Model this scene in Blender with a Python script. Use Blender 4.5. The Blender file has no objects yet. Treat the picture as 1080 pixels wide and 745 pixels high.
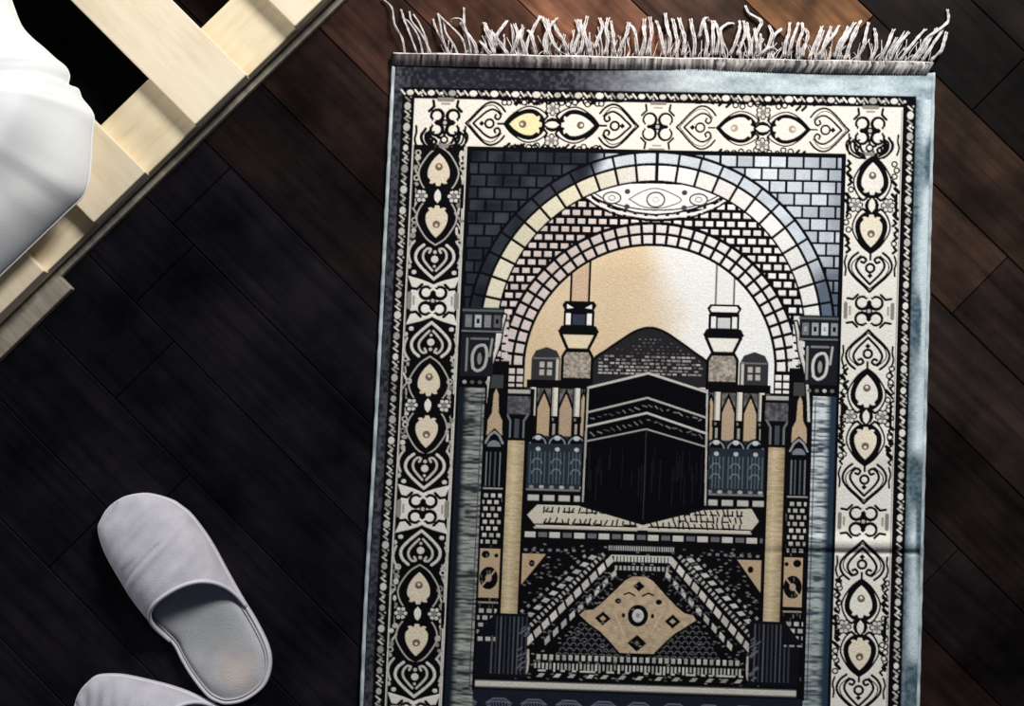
import bpy, bmesh, math, random
import numpy as np
from mathutils import Vector, Matrix

random.seed(7)
RNG = np.random.default_rng(11)
SC = bpy.context.scene
COL = SC.collection

# ------------------------------------------------------------------ camera
H = 1.5
TILT = math.radians(3.0)
MPP = 0.00115                     # metres per photo pixel on the floor
F = H / math.cos(TILT) / MPP      # focal length in pixels
cam_loc = Vector((0, -H * math.tan(TILT), H))
cd = bpy.data.cameras.new('camera')
cam = bpy.data.objects.new('camera', cd)
COL.objects.link(cam)
cam.location = cam_loc
cam.rotation_euler = (TILT, 0, 0)
cd.sensor_fit = 'HORIZONTAL'
cd.sensor_width = 36
cd.lens = 36 * F / 1080
SC.camera = cam
_fw = (0.0, math.sin(TILT), -math.cos(TILT))
_up = (0.0, math.cos(TILT), math.sin(TILT))


def P(px, py, z=0.0):
    """the place at height z that the photo shows at pixel (px, py); works on arrays too"""
    a = px - 540.0
    b = 372.5 - py
    dx = a
    dy = _fw[1] * F + b * _up[1]
    dz = _fw[2] * F + b * _up[2]
    t = (z - H) / dz
    return cam_loc.x + dx * t, cam_loc.y + dy * t


# ------------------------------------------------------------------ helpers
def thing(name, label, cat, loc=(0, 0, 0), rotz=0.0, group=None):
    o = bpy.data.objects.new(name, None)
    COL.objects.link(o)
    o.location = loc
    o.rotation_euler = (0, 0, rotz)
    o.empty_display_size = 0.05
    o['label'] = label
    o['category'] = cat
    if group:
        o['group'] = group
    return o


def mesh_obj(name, verts, faces, m, parent=None, smooth=False):
    me = bpy.data.meshes.new(name)
    me.from_pydata(verts, [], faces)
    me.update()
    if smooth:
        me.polygons.foreach_set('use_smooth', [True] * len(me.polygons))
    o = bpy.data.objects.new(name, me)
    COL.objects.link(o)
    if m:
        me.materials.append(m)
    if parent:
        o.parent = parent
        if parent.location.length or parent.rotation_euler.z:
            o.matrix_parent_inverse = (Matrix.Translation(parent.location) @ Matrix.Rotation(parent.rotation_euler.z, 4, 'Z')).inverted()
    return o


def bm_obj(name, bm, m, parent=None, smooth=False):
    bmesh.ops.recalc_face_normals(bm, faces=bm.faces)
    me = bpy.data.meshes.new(name)
    bm.to_mesh(me)
    bm.free()
    if smooth:
        me.polygons.foreach_set('use_smooth', [True] * len(me.polygons))
    o = bpy.data.objects.new(name, me)
    COL.objects.link(o)
    me.materials.append(m)
    if parent:
        o.parent = parent
    return o


def tube(path, rad, n=7, closed=False):
    """verts, faces of a tube along path; rad a number or one per point"""
    pts = [Vector(p) for p in path]
    k = len(pts)
    vs, fs = [], []
    ref = Vector((0, 0, 1))
    for i, p in enumerate(pts):
        if closed:
            t = pts[(i + 1) % k] - pts[i - 1]
        else:
            t = pts[min(i + 1, k - 1)] - pts[max(i - 1, 0)]
        if t.length < 1e-9:
            t = Vector((1, 0, 0))
        t.normalize()
        s = t.cross(ref)
        if s.length < 1e-4:
            s = t.cross(Vector((0, 1, 0)))
        s.normalize()
        u = s.cross(t)
        r = rad[i] if hasattr(rad, '__len__') else rad
        for j in range(n):
            a = 2 * math.pi * j / n
            vs.append(p + s * (r * math.cos(a)) + u * (r * math.sin(a)))
    for i in range(k if closed else k - 1):
        i2 = (i + 1) % k
        for j in range(n):
            j2 = (j + 1) % n
            fs.append((i * n + j, i * n + j2, i2 * n + j2, i2 * n + j))
    if not closed:
        fs.append(tuple(range(n - 1, -1, -1)))
        fs.append(tuple((k - 1) * n + j for j in range(n)))
    return [tuple(v) for v in vs], fs


def smooth_path(pts, sub=4):
    """Catmull-Rom through pts (tuples of any length)"""
    p = [np.array(q, float) for q in pts]
    if len(p) < 3:
        return [tuple(p[0] + (p[-1] - p[0]) * i / (sub * 2)) for i in range(sub * 2 + 1)]
    q = [2 * p[0] - p[1]] + p + [2 * p[-1] - p[-2]]
    out = []
    for i in range(1, len(q) - 2):
        for s in range(sub):
            t = s / sub
            a, b, c, d = q[i - 1], q[i], q[i + 1], q[i + 2]
            out.append(tuple(0.5 * (2 * b + (c - a) * t + (2 * a - 5 * b + 4 * c - d) * t * t + (3 * b - a - 3 * c + d) * t ** 3)))
    out.append(tuple(p[-1]))
    return out


def smooth_ring(pts, sub=4):
    k = len(pts)
    p = list(pts)
    full = smooth_path(p[-3:] + p + p[:3], sub)
    return full[3 * sub:(3 + k) * sub]


# ------------------------------------------------------------------ materials
def new_mat(name):
    m = bpy.data.materials.new(name)
    m.use_nodes = True
    nt = m.node_tree
    b = nt.nodes['Principled BSDF']
    return m, nt, b


def ramp(nt, fac, stops):
    r = nt.nodes.new('ShaderNodeValToRGB')
    e = r.color_ramp.elements
    while len(e) < len(stops):
        e.new(0.5)
    for el, (pos, c) in zip(e, stops):
        el.position = pos
        el.color = (*c, 1)
    nt.links.new(fac, r.inputs['Fac'])
    return r.outputs['Color']


def noise(nt, scale, detail=3, vec=None, rough=0.5):
    n = nt.nodes.new('ShaderNodeTexNoise')
    n.inputs['Scale'].default_value = scale
    n.inputs['Detail'].default_value = detail
    n.inputs['Roughness'].default_value = rough
    if vec is not None:
        nt.links.new(vec, n.inputs['Vector'])
    return n.outputs['Fac']


def mapped(nt, scale, rotz=0.0, kind='Object'):
    tc = nt.nodes.new('ShaderNodeTexCoord')
    mp = nt.nodes.new('ShaderNodeMapping')
    if rotz:
        mp.vector_type = 'TEXTURE'
        scale = tuple(1.0 / q for q in scale)
    mp.inputs['Scale'].default_value = scale
    mp.inputs['Rotation'].default_value = (0, 0, rotz)
    nt.links.new(tc.outputs[kind], mp.inputs['Vector'])
    return mp.outputs['Vector']


def bump(nt, b, fac, strength, dist):
    n = nt.nodes.new('ShaderNodeBump')
    n.inputs['Strength'].default_value = strength
    n.inputs['Distance'].default_value = dist
    nt.links.new(fac, n.inputs['Height'])
    nt.links.new(n.outputs['Normal'], b.inputs['Normal'])


def mix_mul(nt, a, bcol, fac=1.0):
    mx = nt.nodes.new('ShaderNodeMix')
    mx.data_type = 'RGBA'
    mx.blend_type = 'MULTIPLY'
    mx.inputs[0].default_value = fac
    nt.links.new(a, mx.inputs[6])
    nt.links.new(bcol, mx.inputs[7])
    return mx.outputs[2]


def cloth_mat(name, c0, c1, scale=60, bscale=900, bstr=0.35, bdist=0.0008):
    m, nt, b = new_mat(name)
    v = mapped(nt, (1, 1, 1))
    nt.links.new(ramp(nt, noise(nt, scale, 4, v), [(0.3, c0), (0.7, c1)]), b.inputs['Base Color'])
    b.inputs['Roughness'].default_value = 0.9
    b.inputs['Specular IOR Level'].default_value = 0.15
    bump(nt, b, noise(nt, bscale, 2, v), bstr, bdist)
    return m


def attr_mat(name, rough, spec, grain=None):
    m, nt, b = new_mat(name)
    a = nt.nodes.new('ShaderNodeVertexColor')
    a.layer_name = 'Col'
    col = a.outputs['Color']
    if grain:
        v = mapped(nt, (1, 1, 1))
        col = mix_mul(nt, col, ramp(nt, noise(nt, grain, 3, v), [(0.25, (0.78, 0.78, 0.78)), (0.75, (1, 1, 1))]))
    nt.links.new(col, b.inputs['Base Color'])
    b.inputs['Roughness'].default_value = rough
    b.inputs['Specular IOR Level'].default_value = spec
    return m


M_pile = attr_mat('rug_pile', 0.95, 0.02, 700)

# floor boards: long grain along the boards (mesh colour gives each board its own stain, plus painted light on some)
M_floor, nt, b = new_mat('dark_stained_floorboards')
a = nt.nodes.new('ShaderNodeVertexColor')
a.layer_name = 'Col'
v = mapped(nt, (3.0, 45.0, 1), math.radians(-45))
g1 = noise(nt, 1.6, 6, v, 0.65)
v2 = mapped(nt, (1, 1, 1))
g2 = noise(nt, 7, 4, v2, 0.6)
c = mix_mul(nt, a.outputs['Color'], ramp(nt, g1, [(0.3, (0.45, 0.42, 0.4)), (0.55, (1, 1, 1)), (0.75, (1.5, 1.4, 1.3))]))
c = mix_mul(nt, c, ramp(nt, g2, [(0.34, (0.28, 0.28, 0.31)), (0.5, (0.85, 0.84, 0.84)), (0.66, (1.6, 1.5, 1.42))]))
nt.links.new(c, b.inputs['Base Color'])
b.inputs['Roughness'].default_value = 0.5
b.inputs['Specular IOR Level'].default_value = 0.03
bump(nt, b, g1, 0.25, 0.0015)

# pale pine / bamboo of the pallet
M_pine, nt, b = new_mat('pale_pine')
v = mapped(nt, (9, 70, 70))
g = noise(nt, 1.3, 5, v, 0.6)
nt.links.new(ramp(nt, g, [(0.25, (0.72, 0.57, 0.35)), (0.5, (0.82, 0.69, 0.47)), (0.75, (0.87, 0.76, 0.56))]), b.inputs['Base Color'])
b.inputs['Roughness'].default_value = 0.6
bump(nt, b, g, 0.15, 0.001)
M_pine2, nt, b = new_mat('pine_cross_board')
v = mapped(nt, (70, 9, 70))
g = noise(nt, 1.3, 5, v, 0.6)
nt.links.new(ramp(nt, g, [(0.25, (0.76, 0.62, 0.42)), (0.5, (0.85, 0.73, 0.53)), (0.75, (0.89, 0.79, 0.61))]), b.inputs['Base Color'])
b.inputs['Roughness'].default_value = 0.6
bump(nt, b, g, 0.15, 0.001)
M_grey_wood, nt, b = new_mat('weathered_grey_runner_wood')
v = mapped(nt, (70, 9, 70))
g = noise(nt, 1.5, 5, v, 0.6)
nt.links.new(ramp(nt, g, [(0.3, (0.24, 0.21, 0.17)), (0.7, (0.44, 0.39, 0.31))]), b.inputs['Base Color'])
b.inputs['Roughness'].default_value = 0.7

M_quilt = cloth_mat('white_cotton', (0.80, 0.81, 0.82), (0.88, 0.88, 0.87), 9, 500, 0.25, 0.0006)
M_fringe = cloth_mat('off_white_cotton_yarn', (0.40, 0.385, 0.39), (0.80, 0.78, 0.77), 160, 1400, 0.6, 0.001)
M_binding = cloth_mat('grey_blue_binding', (0.22, 0.27, 0.30), (0.55, 0.62, 0.64), 45, 900, 0.4, 0.0008)
M_terry = cloth_mat('pale_lilac_terry', (0.44, 0.425, 0.475), (0.56, 0.54, 0.59), 40, 700, 0.6, 0.0012)
M_piping = cloth_mat('pale_piping', (0.60, 0.585, 0.63), (0.68, 0.665, 0.70), 60, 900, 0.3, 0.0006)
M_sole = cloth_mat('slipper_sole_felt', (0.46, 0.45, 0.49), (0.55, 0.54, 0.57), 50, 800, 0.4, 0.0008)
# insole with a warm worn patch at the heel
M_insole, nt, b = new_mat('worn_insole_terry')
a = nt.nodes.new('ShaderNodeVertexColor')
a.layer_name = 'Col'
v = mapped(nt, (1, 1, 1))
nt.links.new(mix_mul(nt, a.outputs['Color'], ramp(nt, noise(nt, 45, 4, v), [(0.3, (0.86, 0.86, 0.86)), (0.7, (1.0, 1.0, 1.0))])), b.inputs['Base Color'])
b.inputs['Roughness'].default_value = 0.9
b.inputs['Specular IOR Level'].default_value = 0.15
bump(nt, b, noise(nt, 700, 2, v), 0.5, 0.0012)


def color_layer(me, cols):
    at = me.color_attributes.new('Col', 'FLOAT_COLOR', 'POINT')
    arr = np.ones((len(me.vertices), 4), np.float32)
    arr[:, :3] = cols
    at.data.foreach_set('color', arr.ravel())


# ------------------------------------------------------------------ floor: dark boards running at 45 degrees
EV = Vector((0.7065, -0.7077, 0))     # along the boards
EU = Vector((0.7077, 0.7065, 0))      # across them


def build_floor():
    vs, fs, cs = [], [], []
    o = P(540, 372.5)
    pitch = 86 * MPP
    ref = 0.7077 * 540 - 0.7065 * 372.5
    off0 = (219 - ref) * MPP
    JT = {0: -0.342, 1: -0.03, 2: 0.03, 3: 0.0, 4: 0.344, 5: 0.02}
    lit_boards = {1: (0.036, 0.019, 0.015), 2: (0.075, 0.036, 0.025), 3: (0.16, 0.075, 0.048), 4: (0.034, 0.020, 0.015), 5: (0.20, 0.10, 0.048)}  # pool of light painted as paler, redder board colour
    stains = {-1: (0.012, 0.0085, 0.009), 0: (0.017, 0.010, 0.009), 1: (0.011, 0.0085, 0.009), 2: (0.013, 0.0095, 0.009), 3: (0.020, 0.014, 0.013),
              4: (0.018, 0.012, 0.011), 5: (0.030, 0.018, 0.013), 6: (0.007, 0.005, 0.005), 7: (0.008, 0.006, 0.006)}
    rr = random.Random(3)
    for k in range(-14, 14):
        u0 = off0 + (k - 1) * pitch + 0.0
        u1 = u0 + pitch
        base = stains.get(k, (0.0085, 0.0078, 0.0112) if k < 0 else (0.008, 0.006, 0.006))
        t = -1.8 + rr.uniform(0, 0.5)
        first = True
        while t < 1.8:
            L = rr.uniform(0.55, 0.95)
            if k in JT and t < JT[k] and t + L > JT[k] - 0.3:
                L = JT[k] - t
            c = np.array(lit_boards[k] if k in lit_boards and t < JT[k] - 0.01 else base) * rr.uniform(0.8, 1.25)
            g = 0.0006
            bev = 0.0007
            zt = rr.uniform(-0.0006, 0.0)
            ring = []
            for (d, z) in ((g, -0.004), (g, zt - bev), (g + bev, zt)):
                for (uu, tt) in ((u0 + d, t + d), (u1 - d, t + d), (u1 - d, t + L - d), (u0 + d, t + L - d)):
                    q = EU * uu + EV * tt
                    ring.append((q.x, q.y, z))
            b0 = len(vs)
            vs += ring
            for r in range(2):
                for j in range(4):
                    j2 = (j + 1) % 4
                    fs.append((b0 + r * 4 + j, b0 + r * 4 + j2, b0 + (r + 1) * 4 + j2, b0 + (r + 1) * 4 + j))
            fs.append((b0 + 8, b0 + 9, b0 + 10, b0 + 11))
            cs += [c * 0.5] * 4 + [c] * 4 + [c] * 4
            t += L
    # subfloor
    b0 = len(vs)
    for x, y in ((-2.2, -2.2), (2.2, -2.2), (2.2, 2.2), (-2.2, 2.2)):
        vs.append((x, y, -0.004))
        cs.append(np.array((0.004, 0.003, 0.003)))
    fs.append((b0, b0 + 1, b0 + 2, b0 + 3))
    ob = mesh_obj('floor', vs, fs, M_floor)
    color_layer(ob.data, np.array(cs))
    ob['kind'] = 'structure'


build_floor()

# ------------------------------------------------------------------ the rug's woven design, drawn knot by knot on a fine grid
S = 3
X0, X1, Y0, Y1 = -281.0, 289.0, 68.0, 960.0
W, HH = int((X1 - X0) * S), int((Y1 - Y0) * S)
C = np.zeros((HH, W, 3), np.float32)
YY, XX = np.mgrid[0:HH, 0:W].astype(np.float32)
XX = XX / S + X0
YY = YY / S + Y0

BLK = (0.0045, 0.0045, 0.006)
CRM = (0.82, 0.79, 0.72)
WHT = (0.89, 0.885, 0.87)
TAN = (0.50, 0.37, 0.24)
GREY = (0.23, 0.23, 0.25)


def win(x0, x1, y0, y1):
    i0 = max(0, int((y0 - Y0) * S) - 2)
    i1 = min(HH, int((y1 - Y0) * S) + 3)
    j0 = max(0, int((x0 - X0) * S) - 2)
    j1 = min(W, int((x1 - X0) * S) + 3)
    if i0 >= i1 or j0 >= j1:
        return None
    return slice(i0, i1), slice(j0, j1)


def put(s, m, col):
    if callable(col):
        v = col(XX[s], YY[s])
        C[s][m] = v[m]
    else:
        C[s][m] = col


def rect(x0, x1, y0, y1, col):
    s = win(x0, x1, y0, y1)
    if s:
        put(s, (XX[s] >= x0) & (XX[s] < x1) & (YY[s] >= y0) & (YY[s] < y1), col)


def pmask(pts, s):
    x, y = XX[s], YY[s]
    m = np.zeros(x.shape, bool)
    n = len(pts)
    for i in range(n):
        (xa, ya), (xb, yb) = pts[i], pts[(i + 1) % n]
        if ya == yb:
            continue
        m ^= ((y >= min(ya, yb)) & (y < max(ya, yb)) & (x < xa + (y - ya) * (xb - xa) / (yb - ya)))
    return m


def poly(pts, col):
    xs = [p[0] for p in pts]
    ys = [p[1] for p in pts]
    s = win(min(xs), max(xs), min(ys), max(ys))
    if s:
        put(s, pmask(pts, s), col)


def line(pts, w, col, closed=False):
    pts = list(pts)
    if closed:
        pts = pts + [pts[0]]
    for (xa, ya), (xb, yb) in zip(pts[:-1], pts[1:]):
        s = win(min(xa, xb) - w, max(xa, xb) + w, min(ya, yb) - w, max(ya, yb) + w)
        if not s:
            continue
        dx, dy = xb - xa, yb - ya
        L = dx * dx + dy * dy + 1e-9
        t = np.clip(((XX[s] - xa) * dx + (YY[s] - ya) * dy) / L, 0, 1)
        d = (XX[s] - xa - t * dx) ** 2 + (YY[s] - ya - t * dy) ** 2
        put(s, d <= (w / 2) ** 2, col)


def ell(cx, cy, rx, ry, col, inner=None):
    s = win(cx - rx, cx + rx, cy - ry, cy + ry)
    if not s:
        return
    d = ((XX[s] - cx) / rx) ** 2 + ((YY[s] - cy) / ry) ** 2
    put(s, d <= 1, col)
    if inner:
        w, ic = inner
        d = ((XX[s] - cx) / (rx - w)) ** 2 + ((YY[s] - cy) / (ry - w)) ** 2
        put(s, d <= 1, ic)


def arc(cx, cy, r, a0, a1, n=10, ry=None):
    ry = ry or r
    return [(cx + r * math.cos(math.radians(a0 + (a1 - a0) * i / n)), cy + ry * math.sin(math.radians(a0 + (a1 - a0) * i / n))) for i in range(n + 1)]


def vnoise(x, y, sx, sy, seed=0):
    """smooth random field of cell size sx, sy"""
    r = np.random.default_rng(seed)
    gx, gy = x / sx, y / sy
    t = r.random((256, 256)).astype(np.float32)
    ix, iy = np.floor(gx).astype(int), np.floor(gy).astype(int)
    fx, fy = gx - ix, gy - iy
    fx = fx * fx * (3 - 2 * fx)
    fy = fy * fy * (3 - 2 * fy)
    g = lambda i, j: t[j % 256, i % 256]
    return (g(ix, iy) * (1 - fx) + g(ix + 1, iy) * fx) * (1 - fy) + (g(ix, iy + 1) * (1 - fx) + g(ix + 1, iy + 1) * fx) * fy


def lerp3(f, a, b):
    return (np.array(a, np.float32) * (1 - f[..., None]) + np.array(b, np.float32) * f[..., None]).astype(np.float32)


def sstep(x, a, b):
    t = np.clip((x - a) / (b - a), 0, 1)
    return t * t * (3 - 2 * t)


# --- plain slate blue band round the edge; its sheen is painted in, charcoal at the left to pale blue at the right
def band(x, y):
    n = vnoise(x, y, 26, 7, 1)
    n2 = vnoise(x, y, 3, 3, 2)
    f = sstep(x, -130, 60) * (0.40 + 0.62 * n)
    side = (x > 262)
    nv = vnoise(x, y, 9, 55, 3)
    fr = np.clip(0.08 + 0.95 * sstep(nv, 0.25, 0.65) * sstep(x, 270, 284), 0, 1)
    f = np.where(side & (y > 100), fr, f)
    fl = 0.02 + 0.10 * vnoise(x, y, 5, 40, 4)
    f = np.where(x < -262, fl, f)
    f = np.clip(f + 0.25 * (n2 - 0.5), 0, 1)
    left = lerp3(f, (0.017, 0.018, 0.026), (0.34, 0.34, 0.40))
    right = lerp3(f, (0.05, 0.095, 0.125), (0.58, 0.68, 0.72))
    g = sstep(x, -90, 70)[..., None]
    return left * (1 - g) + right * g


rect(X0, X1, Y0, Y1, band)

# --- small bead border
rect(-270, 272, 97, 932, BLK)


def bead_run(fixed, a, b, horiz, dim):
    t = a
    rr = random.Random(int(abs(fixed) * 7 + horiz))

    def tone(lo, hi):
        return tuple(np.array(CRM) * rr.uniform(lo, hi) * dim)
    while t < b:
        def pt(dt, dw):
            return (t + dt, fixed + dw) if horiz else (fixed + dw, t + dt)
        cx, cy = pt(0, 0)
        big = rr.uniform(0.8, 1.05)
        ell(cx, cy, (4.3 if horiz else 3.3) * big, (3.3 if horiz else 4.1) * big, tone(0.45, 1.05))
        for q in (-7.4, 7.4):
            line([pt(q - 1.9, -2.4), pt(q + 1.7, 1.8)], 1.9, tone(0.3, 1.0))
            if rr.random() < 0.4:
                ell(*pt(q - 2.2, 3.0), 1.0, 1.0, tone(0.3, 0.9))
        ell(*pt(11.1, 0.3), 1.7, 1.5, tone(0.5, 1.0))
        t += 22.2


bead_run(102.5, -262, 260, True, 1.0)
bead_run(-264, 117, 925, False, 0.8)
bead_run(266, 117, 925, False, 1.05)

# --- main border
rect(-258, 259, 108, 922, CRM)
line([(-258, 108), (259, 108), (259, 922), (-258, 922)], 1.6, BLK, True)
line([(257, 112), (257, 918)], 1.1, (0.3, 0.28, 0.25))


class Fr:
    """a local frame on the border: t along it, w across"""
    def __init__(s, ox, oy, d, flip=1):
        s.o = (ox, oy)
        s.d = d
        s.n = (-d[1] * flip, d[0] * flip)

    def __call__(s, t, w):
        return (s.o[0] + t * s.d[0] + w * s.n[0], s.o[1] + t * s.d[1] + w * s.n[1])


def heart_dark(f, lw):
    out = [(-1, 0), (6, 7), (14, 16), (22, 22.5), (29, 23.5), (36, 20), (41, 14), (42, 6), (40, 0)]
    poly([f(t * 1.03 - 2, w * 1.12) for t, w in smooth_path(out, 3)] + [f(t * 1.03 - 2, -w * 1.12) for t, w in reversed(smooth_path(out, 3))], BLK)
    c1, c2 = tuple(np.array(CRM) * 0.80), tuple(np.array(CRM) * 0.66)
    for sgn in (1, -1):
        line([f(t, sgn * w) for t, w in smooth_path([(3, 0), (8, 6), (15, 13.5), (22, 19), (28, 20), (34, 17.5), (39, 12)], 3)], 3.0, c1)
        line([f(t, sgn * w) for t, w in smooth_path([(12, 2), (18, 7.5), (24, 11.8), (30, 12), (35, 8.5), (34.5, 4.5), (31, 6)], 3)], 2.4, c2)
        line([f(t, sgn * w) for t, w in smooth_path([(43, 22), (36, 26.5), (28, 27.5), (20, 25)], 3)], 2.4, c2)
        ell(*f(10, sgn * 21), 2.6, 2.2, c1)
        ell(*f(16, sgn * 26), 1.8, 2.4, c2)
    ell(*f(24, 0), 3.8, 3.8, c1)
    ell(*f(31.5, 0), 1.9, 1.9, c2)
    ell(*f(16.5, 0), 1.5, 1.5, c2)


def knot_ground(f):
    """the pale star-shaped ground round a double knot"""
    pts = [(-26, 27), (-13, 21), (0, 27), (13, 21), (26, 27), (22, 12), (19, 0)]
    full = pts + [(t, -w) for t, w in reversed(pts)][1:] + [(-22, -12), (-19, 0), (-22, 12)]
    full = [(-26, 27), (-13, 22), (0, 27), (13, 22), (26, 27), (22, 12), (19, 4), (17, 0), (19, -4), (22, -12), (26, -27), (13, -22), (0, -27), (-13, -22), (-26, -27), (-22, -12), (-19, -4), (-17, 0), (-19, 4), (-22, 12)]
    poly([f(t, w) for t, w in full], tuple(np.array(CRM) * 0.92))


def flecks(fr, rr, t0, t1):
    t = t0
    while t < t1:
        for sgn in (1, -1):
            c = tuple(np.array(CRM) * rr.uniform(0.25, 0.85))
            w = sgn * rr.uniform(21, 26.5)
            k = rr.random()
            if k < 0.4:
                ell(*fr(t, w), rr.uniform(1.6, 3.2), rr.uniform(1.6, 3.4), c)
            elif k < 0.6:
                ell(*fr(t, w), 3.2, 3.2, c, (1.5, BLK))
            else:
                a = rr.uniform(-2.5, 2.5)
                line([fr(t - 3, w - a), fr(t + 3, w + a)], rr.uniform(1.6, 2.6), c)
        t += rr.uniform(5.0, 7.0)


def heart(f, lw, cut=False):
    if lw > 2.9 and not cut:
        heart_dark(f, lw)
        return
    out = [(0, 0), (6, 6), (14, 15), (22, 21.5), (29, 22.5), (36, 19), (41, 13)]
    inn = [(8, 0), (13, 5), (20, 11.5), (27, 15), (33, 13), (36.5, 8.5), (34, 4.5), (30.5, 6.5), (31.5, 9.5)]
    for sgn in (1, -1):
        if not cut:
            line([f(t, sgn * w) for t, w in smooth_path(out, 3)], lw, BLK)
            line([f(t, sgn * w) for t, w in smooth_path(inn, 3)], lw, BLK)
            line([f(t, sgn * w) for t, w in smooth_path([(3, 0), (10, 8), (18, 16.5), (25, 19.5), (31, 18), (38, 10)], 3)], lw * 0.45, BLK)
        else:
            line([f(t, sgn * w) for t, w in smooth_path([(20, 16), (28, 20), (36, 17), (41, 11)], 3)], lw, BLK)
            line([f(t, sgn * w) for t, w in smooth_path([(22, 10), (28, 14), (34, 12), (37, 7), (33, 4), (30, 7)], 3)], lw, BLK)
        line([f(t, sgn * w) for t, w in smooth_path([(38, 25), (31, 27), (24, 25.5), (17, 26)], 3)], lw * 0.8, BLK)
    cx, cy = f(25, 0)
    ell(cx, cy, 5.6, 5.6, BLK, (lw, CRM))
    line([f(34, 0), f(40, 0)], lw, BLK)
    if not cut:
        poly([f(14, 0), f(17, 3), f(20, 0), f(17, -3)], BLK)


def shield(f, lw, fill=CRM):
    """t=0 the pointed end, t=36 the blunt crown"""
    e_ = (lw - 1.7) * 3
    o = [(-3 - e_, 0), (4 - e_, 7.5 + e_ * .6), (12, 14 + e_), (20, 17 + e_), (28, 16 + e_), (36, 12 + e_), (41, 7 + e_)]
    i = [(1, 0), (6, 5), (13, 9.5), (20, 11.5), (26, 11), (29.5, 8), (32, 9.5), (33, 6), (31.5, 3.5), (35, 2), (35, 0)]
    so = smooth_path(o, 3)
    si = smooth_path(i, 2)
    ring = [f(t, w * 1.22) for t, w in si] + [f(t, -w * 1.22) for t, w in reversed(si)]
    hw = 3.2 + (lw - 1.7) * 2.4
    ha = [(-2.5 - hw * .7, 0), (5, 6 + hw), (13, 9.8 + hw), (20, 11.6 + hw), (27, 11 + hw), (33, 7.5 + hw), (37.5, 4.5 + hw * .5), (39, 0)]
    ha = smooth_path(ha, 3)
    poly([f(t, w) for t, w in ha] + [f(t, -w) for t, w in reversed(ha)], BLK)
    poly([f(t, w) for t, w in si] + [f(t, -w) for t, w in reversed(si)], fill)
    for sgn in (1, -1):
        line([f(t, sgn * w) for t, w in so], 1.5 if lw > 2.9 else lw * 0.7, tuple(np.array(CRM) * 0.55) if lw > 2.9 else BLK)
        line([f(37, sgn * 4), f(41, sgn * 9), f(39, sgn * 14)], lw, BLK)
    cx, cy = f(15, 0)
    ell(cx, cy, 4.0, 4.0, (0.16, 0.12, 0.09) if lw > 2 else (0.42, 0.36, 0.28))
    cx, cy = f(14, 0)
    ell(cx, cy, 1.6, 1.6, fill)


def drop(f, lw, fill=CRM):
    pts = [(0, 0), (4, 3.2), (8, 3.6), (12, 2.6), (15, 0)]
    poly([f(t * 1.25 - 2, w * 2.1) for t, w in pts] + [f(t * 1.25 - 2, -w * 2.1) for t, w in reversed(pts)], BLK)
    poly([f(t, w) for t, w in pts] + [f(t, -w) for t, w in reversed(pts)], fill)
    for sgn in (1, -1):
        cx, cy = f(7.5, sgn * 17)
        for k in range(6):
            a = math.radians(60 * k + 30)
            ell(*f(7.5 + 5.5 * math.cos(a), sgn * 17 + 5 * math.sin(a)), 3.0, 3.0, BLK)
        for k in range(6):
            a = math.radians(60 * k + 30)
            ell(*f(7.5 + 5.0 * math.cos(a), sgn * 17 + 4.6 * math.sin(a)), 2.0, 2.0, tuple(np.array(CRM) * 0.8))
        ell(cx, cy, 2.5, 2.5, GREY)
        line([f(-4, sgn * 25.5), f(19, sgn * 25.5)], lw, BLK)


def eight(f, lw):
    for sw in (1, -1):
        line([f(-17, sw * 12), f(-12, sw * 17), f(-13, sw * 23)], lw, BLK)
        line([f(17, sw * 12), f(12, sw * 17), f(13, sw * 23)], lw, BLK)
        line([f(-7, sw * 24.5), f(7, sw * 24.5)], lw * 1.6, (0.26, 0.24, 0.21))
        line([f(-4, sw * 20), f(4, sw * 20)], lw * 0.8, (0.36, 0.34, 0.30))
    for st in (1, -1):
        for sw in (1, -1):
            ell(*f(st * 8.2, sw * 7.2), 8.0, 8.0, BLK)
        poly([f(st * 2, -9), f(st * 2, 9), f(st * 9, 5), f(st * 9, -5)], BLK)
    for st in (1, -1):
        for sw in (1, -1):
            ell(*f(st * 8.6, sw * 7.4), 8.0 - lw * 1.15, 8.0 - lw * 1.15, CRM)
        line([f(st * 15.5, -3), f(st * 15.5, 3)], 2.6, CRM)
        line([f(st * 9, -5), f(st * 13, 0), f(st * 9, 5)], 2.2, CRM)
    ell(*f(0, 0), 3.6, 3.6, BLK, (1.6, tuple(np.array(CRM) * 0.6)))


def fillers(fr, lw, rr, t0, t1):
    t = t0
    while t < t1:
        for sgn in (1, -1):
            w = sgn * rr.uniform(22, 26.5)
            k = rr.random()
            if k < 0.35:
                ell(*fr(t, w), 3.4, 3.4, BLK, (1.5, CRM))
            elif k < 0.7:
                line([fr(t - 3, w - 2), fr(t, w + 1.5), fr(t + 3, w - 1)], lw * 1.1, BLK)
            else:
                line([fr(t - 2, w + 2), fr(t + 2, w - 2)], lw * 1.4, BLK)
        t += rr.uniform(6.0, 8.5)


def half_run(fr, lw, rr, warm, start=True, end=True):
    """one repeat from the middle of one double knot to the next"""
    if lw > 2.9:
        flecks(fr, rr, 62, 160)
        knot_ground(fr)
    elif lw > 2:
        fillers(fr, lw, rr, 64, 158)
        fillers(fr, lw * 0.8, rr, 60, 162)
    else:
        fillers(fr, lw, rr, 66, 155)
    heart(sub(fr, 20), lw)
    shield(sub(fr, 66), lw, warm[0])
    drop(sub(fr, 103.5), lw)
    shield(sub(fr, 157, True), lw, warm[1])
    if end:
        heart(sub(fr, 202, True), lw)


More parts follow.
